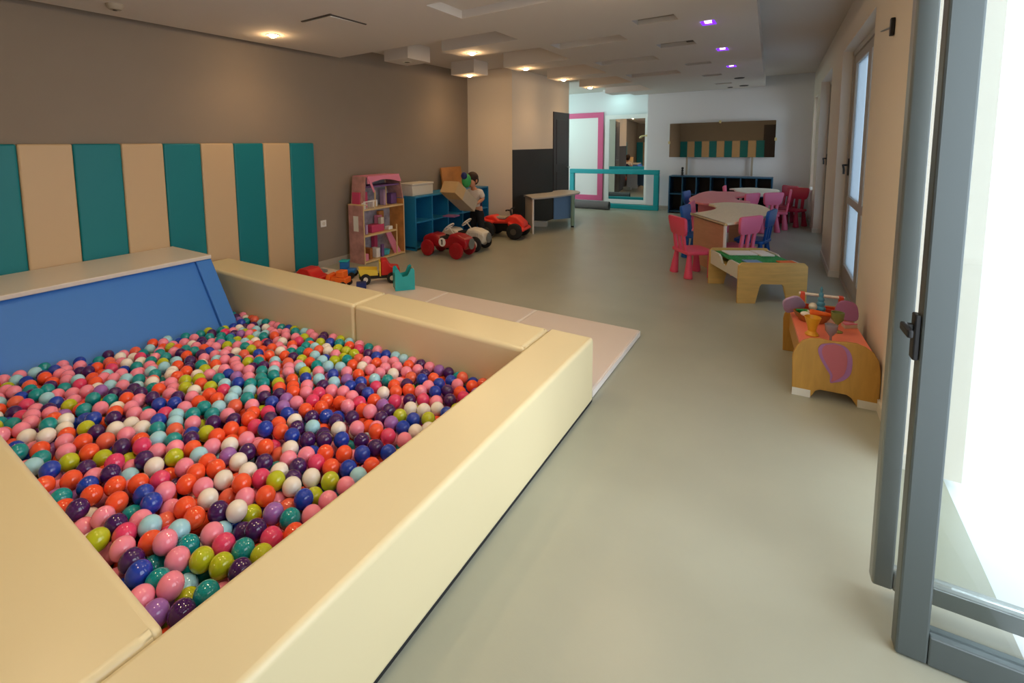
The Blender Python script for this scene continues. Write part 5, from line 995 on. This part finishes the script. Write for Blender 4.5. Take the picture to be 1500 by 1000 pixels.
def food(name, lab, x, y, z, fn, m):
    mb_ = MB(); fn(mb_); o_ = mb_.build(name, m, smooth=True); p = tp(x, y); o_.location = (p[0], p[1], p[2]+z); return tag(o_, lab, 'play food')
food('toy_lettuce', 'dark green play lettuce leaves at the left of the wooden tray', 0.075, 0.50, FZ-0.02, lambda q: [q.sph((0.014*i, 0.01*(i % 2), 0.012+0.006*(i % 3)), 0.03, (1.1, 0.8, 0.28), rot=Euler((0.4*(i-2), 0.3, 0.7*i))) for i in range(5)], 'green')
t = thing('toy_carrot', 'orange play carrot lying across the front of the wooden tray', 'play food', (tp(0.185, 0.455)[0], tp(0.185, 0.455)[1], TZ+0.072), 0.1)
MB().lathe([(0.004, 0.0), (0.012, 0.03), (0.02, 0.09), (0.024, 0.12), (0.016, 0.132), (0, 0.133)], 16, M=Matrix.Translation((0.06, 0, 0)) @ Matrix.Rotation(-PI/2, 4, 'Y')).build('root', 'orange', t, smooth=True)
MB().cyl((-0.072, 0, 0), (-0.09, 0, 0.006), 0.006).build('stalk', 'lime', t)
food('toy_egg', 'cream play egg resting on the far side of the wooden tray', 0.14, 0.535, FZ+0.006, lambda q: q.sph((0, 0, 0.02), 0.024, (1, 1, 1.15)), 'cream_car')
food('toy_garlic', 'small white play food piece in front of the lettuce', 0.09, 0.44, FZ-0.012, lambda q: q.sph((0, 0, 0.01), 0.02, (1.3, 0.9, 0.8)), 'mat_white')
food('toy_cheese', 'small pale play food slice between lettuce and carrot', 0.125, 0.455, FZ, lambda q: q.box(-0.022, 0.022, -0.016, 0.016, 0, 0.018), 'cream_car')
t = thing('unicorn_horn', 'blue spiral cone standing behind the play food', 'toy', tp(0.185, 0.565), 0)
prof = []
for i in range(7):
    z = i*0.031; r = 0.040*(1-i/7.6)
    prof += [(r*0.80, z), (r, z+0.010), (r*0.94, z+0.022)]
prof += [(0.003, 0.225)]
MB().lathe(prof, 22).build('cone', 'horn_blue', t, smooth=True)
t = thing('toy_toolbox', 'orange-red wooden toolbox with a pale bar handle at the back of the coral table', 'toy', tp(0.20, 0.68)[:2] + (TZ,), 0.05)
t.location = (t.location[0], t.location[1]-0.02, TZ)
MB().box(-0.12, 0.12, -0.045, 0.035, 0, 0.012).box(-0.12, 0.12, -0.045, -0.037, 0.012, 0.06).box(-0.12, 0.12, 0.027, 0.035, 0.012, 0.06).build('tray', 'orange_red', t)
for s_ in (-1, 1):
    MB().prism([(-0.036, 0.012), (0.026, 0.012), (0.016, 0.15), (-0.026, 0.15)], s_*0.105-0.012, s_*0.105+0.012, 'X').build('end_board', 'orange_red', t)
MB().cyl((-0.125, -0.005, 0.14), (0.125, -0.005, 0.14), 0.010).build('bar_handle', 'mat_white', t, smooth=True)
def slab(lab, x, y, z, rot, m, s=1.0):
    o_ = MB().prism([(p[0]*s, p[1]*s) for p in smooth_loop([(-0.05, -0.05), (0.05, -0.05), (0.055, 0.02), (0.03, 0.06), (-0.03, 0.06), (-0.055, 0.02)], 4)], -0.008, 0.008, 'Y', bev=0.004).build('toy_cushion', m, rot=rot)
    p = tp(x, y); o_.location = (p[0], p[1], TZ+z); return tag(o_, lab, 'toy')
slab('lilac rounded toy piece leaning out at the left of the wooden tray', 0.035, 0.565, 0.08, (0.5, -0.5, 0.2), 'lilac', 1.1)
slab('mauve rounded toy piece leaning at the right back of the coral table', 0.325, 0.58, 0.075, (-0.3, 0.1, 0.1), 'mauve', 1.05)
t = thing('toy_cup', 'amber yellow plastic cup at the front of the coral table', 'cup', tp(0.105, 0.22), 0, sc=(1.15, 1.15, 1.35))
MB().lathe([(0.03, 0.0), (0.032, 0.004), (0.018, 0.02), (0.022, 0.04), (0.038, 0.085), (0.036, 0.086), (0.018, 0.042), (0.0, 0.036)], 22).build('cup', 'gold_plastic', t, smooth=True)
t = thing('toy_goblet', 'olive green stemmed plastic goblet on the coral table', 'cup', tp(0.245, 0.35), 0, sc=(1.2, 1.2, 1.15))
MB().lathe([(0.026, 0.0), (0.026, 0.004), (0.005, 0.012), (0.005, 0.04), (0.026, 0.07), (0.029, 0.11), (0.026, 0.11), (0.022, 0.072), (0.0, 0.05)], 22).build('goblet', 'green_cup', t, smooth=True)
t = thing('toy_goblet', 'grey stemmed plastic goblet in front of the green one', 'cup', tp(0.185, 0.13), 0, sc=(1.2, 1.2, 1.1))
MB().lathe([(0.024, 0.0), (0.024, 0.004), (0.005, 0.012), (0.005, 0.035), (0.024, 0.065), (0.027, 0.10), (0.024, 0.10), (0.02, 0.067), (0.0, 0.045)], 22).build('goblet', 'grey_cup', t, smooth=True)
t = thing('toy_cake', 'pale wedge of play cake at the right edge of the coral table', 'play food', tp(0.33, 0.47), 0.4)
MB().prism([(-0.04, -0.02), (0.04, 0.0), (-0.03, 0.04)], 0, 0.022, 'Z').build('slice', 'cream_car', t); MB().prism([(-0.04, -0.02), (0.04, 0.0), (-0.03, 0.04)], 0.0225, 0.03, 'Z').build('icing', 'doll_pink', t)
food('toy_onion', 'white play food piece under the spiral cone', 0.235, 0.50, 0.0, lambda q: q.sph((0, 0, 0.022), 0.022, (1.4, 0.9, 1)), 'mat_white')

# ------------------------------------------------------------------ far end
t = thing('cubby_shelf', '', 'shelf unit'); bpy.data.objects.remove(t)
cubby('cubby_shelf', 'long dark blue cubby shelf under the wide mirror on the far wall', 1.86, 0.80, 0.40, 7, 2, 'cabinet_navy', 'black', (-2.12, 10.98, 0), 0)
t = thing('wall_mirror', 'wide frameless mirror tilted on the far wall above the dark blue shelf', 'mirror', (-1.24, 11.46, 1.185), 0)
MB().box(-0.98, 0.98, 0.0, 0.012, 0, 0.735).build('mirror_glass', 'mirror', t, rot=(0.06*0, 0, 0))
for x, z in ((-0.985, 0.32), (0.985, 0.36), (0.0, 0.74)):
    MB().box(x-0.02, x+0.02, -0.012, 0.02, z-0.03, z+0.03).build('clip', 'gold', t, bevel=0.004)
for x in (-0.62, 0.60):
    MB().box(x-0.018, x+0.018, 0.013, 0.05, -0.385, 0.3).build('support_post', 'vent', t)
t = thing('dark_figurine', 'small dark figurine standing on the left end of the dark blue shelf', 'figurine', (-1.88, 11.12, 0.801), 0)
MB().lathe([(0.035, 0), (0.035, 0.01), (0.018, 0.02), (0.024, 0.06), (0.016, 0.09), (0.026, 0.11), (0.012, 0.135)], 16).build('body', 'black', t, smooth=True); MB().sph((0, 0, 0.158), 0.026).build('head', 'black', t, smooth=True)
t = thing('padded_frame', 'big turquoise padded rectangular frame standing before the alcove', 'frame', (-4.42, 11.16, 0), 0)
MB().box(0, 2.06, 0, 0.10, 0.80, 0.905).build('top_bar', 'teal_frame', t, bevel=0.012)
MB().box(0, 2.06, 0, 0.10, 0.0, 0.105).build('bottom_bar', 'teal_frame', t, bevel=0.012)
MB().box(0, 0.11, 0.001, 0.099, 0.106, 0.799).build('side_bar', 'teal_frame', t, bevel=0.012)
MB().box(1.95, 2.06, 0.001, 0.099, 0.106, 0.799).build('side_bar', 'teal_frame', t, bevel=0.012)
def frame_thing(name, label, cat, x0, x1, y, z0, z1, w_, m, inner, dep=0.05):
    t_ = thing(name, label, cat, (x0, y, z0), 0); W_ = x1-x0; H_ = z1-z0
    MB().box(0, W_, 0, dep, H_-w_, H_).box(0, W_, 0, dep, 0, w_).box(0, w_, 0, dep, w_, H_-w_).box(W_-w_, W_, 0, dep, w_, H_-w_).build('frame', m, t_)
    MB().box(w_, W_-w_, dep*0.5, dep*0.5+0.01, w_, H_-w_).build('panel', inner, t_)
    return t_
frame_thing('wall_panel', 'white wall panel with a broad pink frame inside the alcove', 'panel', -5.0, -3.905, 12.065, 0.06, 2.29, 0.13, 'pink_frame', 'white')
frame_thing('standing_mirror', 'tall white-framed mirror at the right of the pink-framed panel', 'mirror', -3.82, -2.78, 11.96, 0.02, 2.20, 0.10, 'white', 'mirror').rotation_euler = (0, 0, math.radians(4.2))
t = thing('wall_hook', 'small pale gold hook on the right edge of the white-framed mirror', 'hook', (-2.90, 12.01, 1.66), 0)
MB().tube([(0.08, 0, 0.02), (-0.02, -0.04, 0.02), (-0.07, -0.06, 0.0), (-0.085, -0.06, -0.04)], 0.014).build('arm', 'gold', t, smooth=True); MB().cyl((0.08, -0.001, 0.02), (0.08, -0.012, 0.02), 0.03).build('plate', 'gold', t)
t = thing('rolled_mat', 'rolled dark grey exercise mat lying in front of the turquoise frame', 'mat', (-4.22, 10.84, 0), 0)
MB().cyl((0, 0, 0.095), (0.88, 0, 0.095), 0.094, n=32).build('roll', 'roll_grey', t, smooth=True)
sp = [((0.012+0.0016*i)*math.cos(0.5*i), (0.012+0.0016*i)*math.sin(0.5*i)) for i in range(46)]
MB().tube([(0.8805, y, 0.095+z) for y, z in sp], 0.004, 6).build('spiral_edge', 'rubber', t)
t = thing('radiator', 'white panel radiator in the window recess by the far right corner', 'radiator', (0.315, 10.45, 0.12), 0)
rd = MB()
for i in range(7): rd.box(0, 0.07, i*0.1, i*0.1+0.085, 0, 0.52, bev=0.012)
rd.build('sections', 'white', t); MB().box(0.02, 0.05, -0.02, 0.72, 0.02, 0.05).box(0.02, 0.05, -0.02, 0.72, 0.46, 0.49).build('pipes', 'white', t)
MB().box(0.02, 0.05, 0.0, 0.03, -0.12, 0.02).box(0.02, 0.05, 0.64, 0.67, -0.12, 0.02).build('feet', 'white', t)
# sockets and door stay
t = thing('wall_socket', 'white wall socket beside the last teal wall pad', 'socket', (XL, 3.92, 0.55), -PI/2)
MB().box(-0.042, 0.042, 0.0, 0.012, -0.042, 0.042, bev=0.003).build('plate', 'white', t); MB().cyl((0, 0.0125, 0), (0, 0.014, 0), 0.024).build('insert', 'offwhite', t)
t = thing('door_stay', 'thin metal stay rod joining the cream pillar to the shut glazed door top', 'door stay', (XR(3.78)-0.001, 3.78, 2.15), 0)
MB().box(-0.02, 0.0, -0.02, 0.02, -0.05, 0.05, bev=0.004).build('wall_plate', 'black', t)
MB().tube([(-0.015, 0.01, 0), (0.02-0.016, 0.78, 0.10)], 0.006).build('rod', 'alu', t)
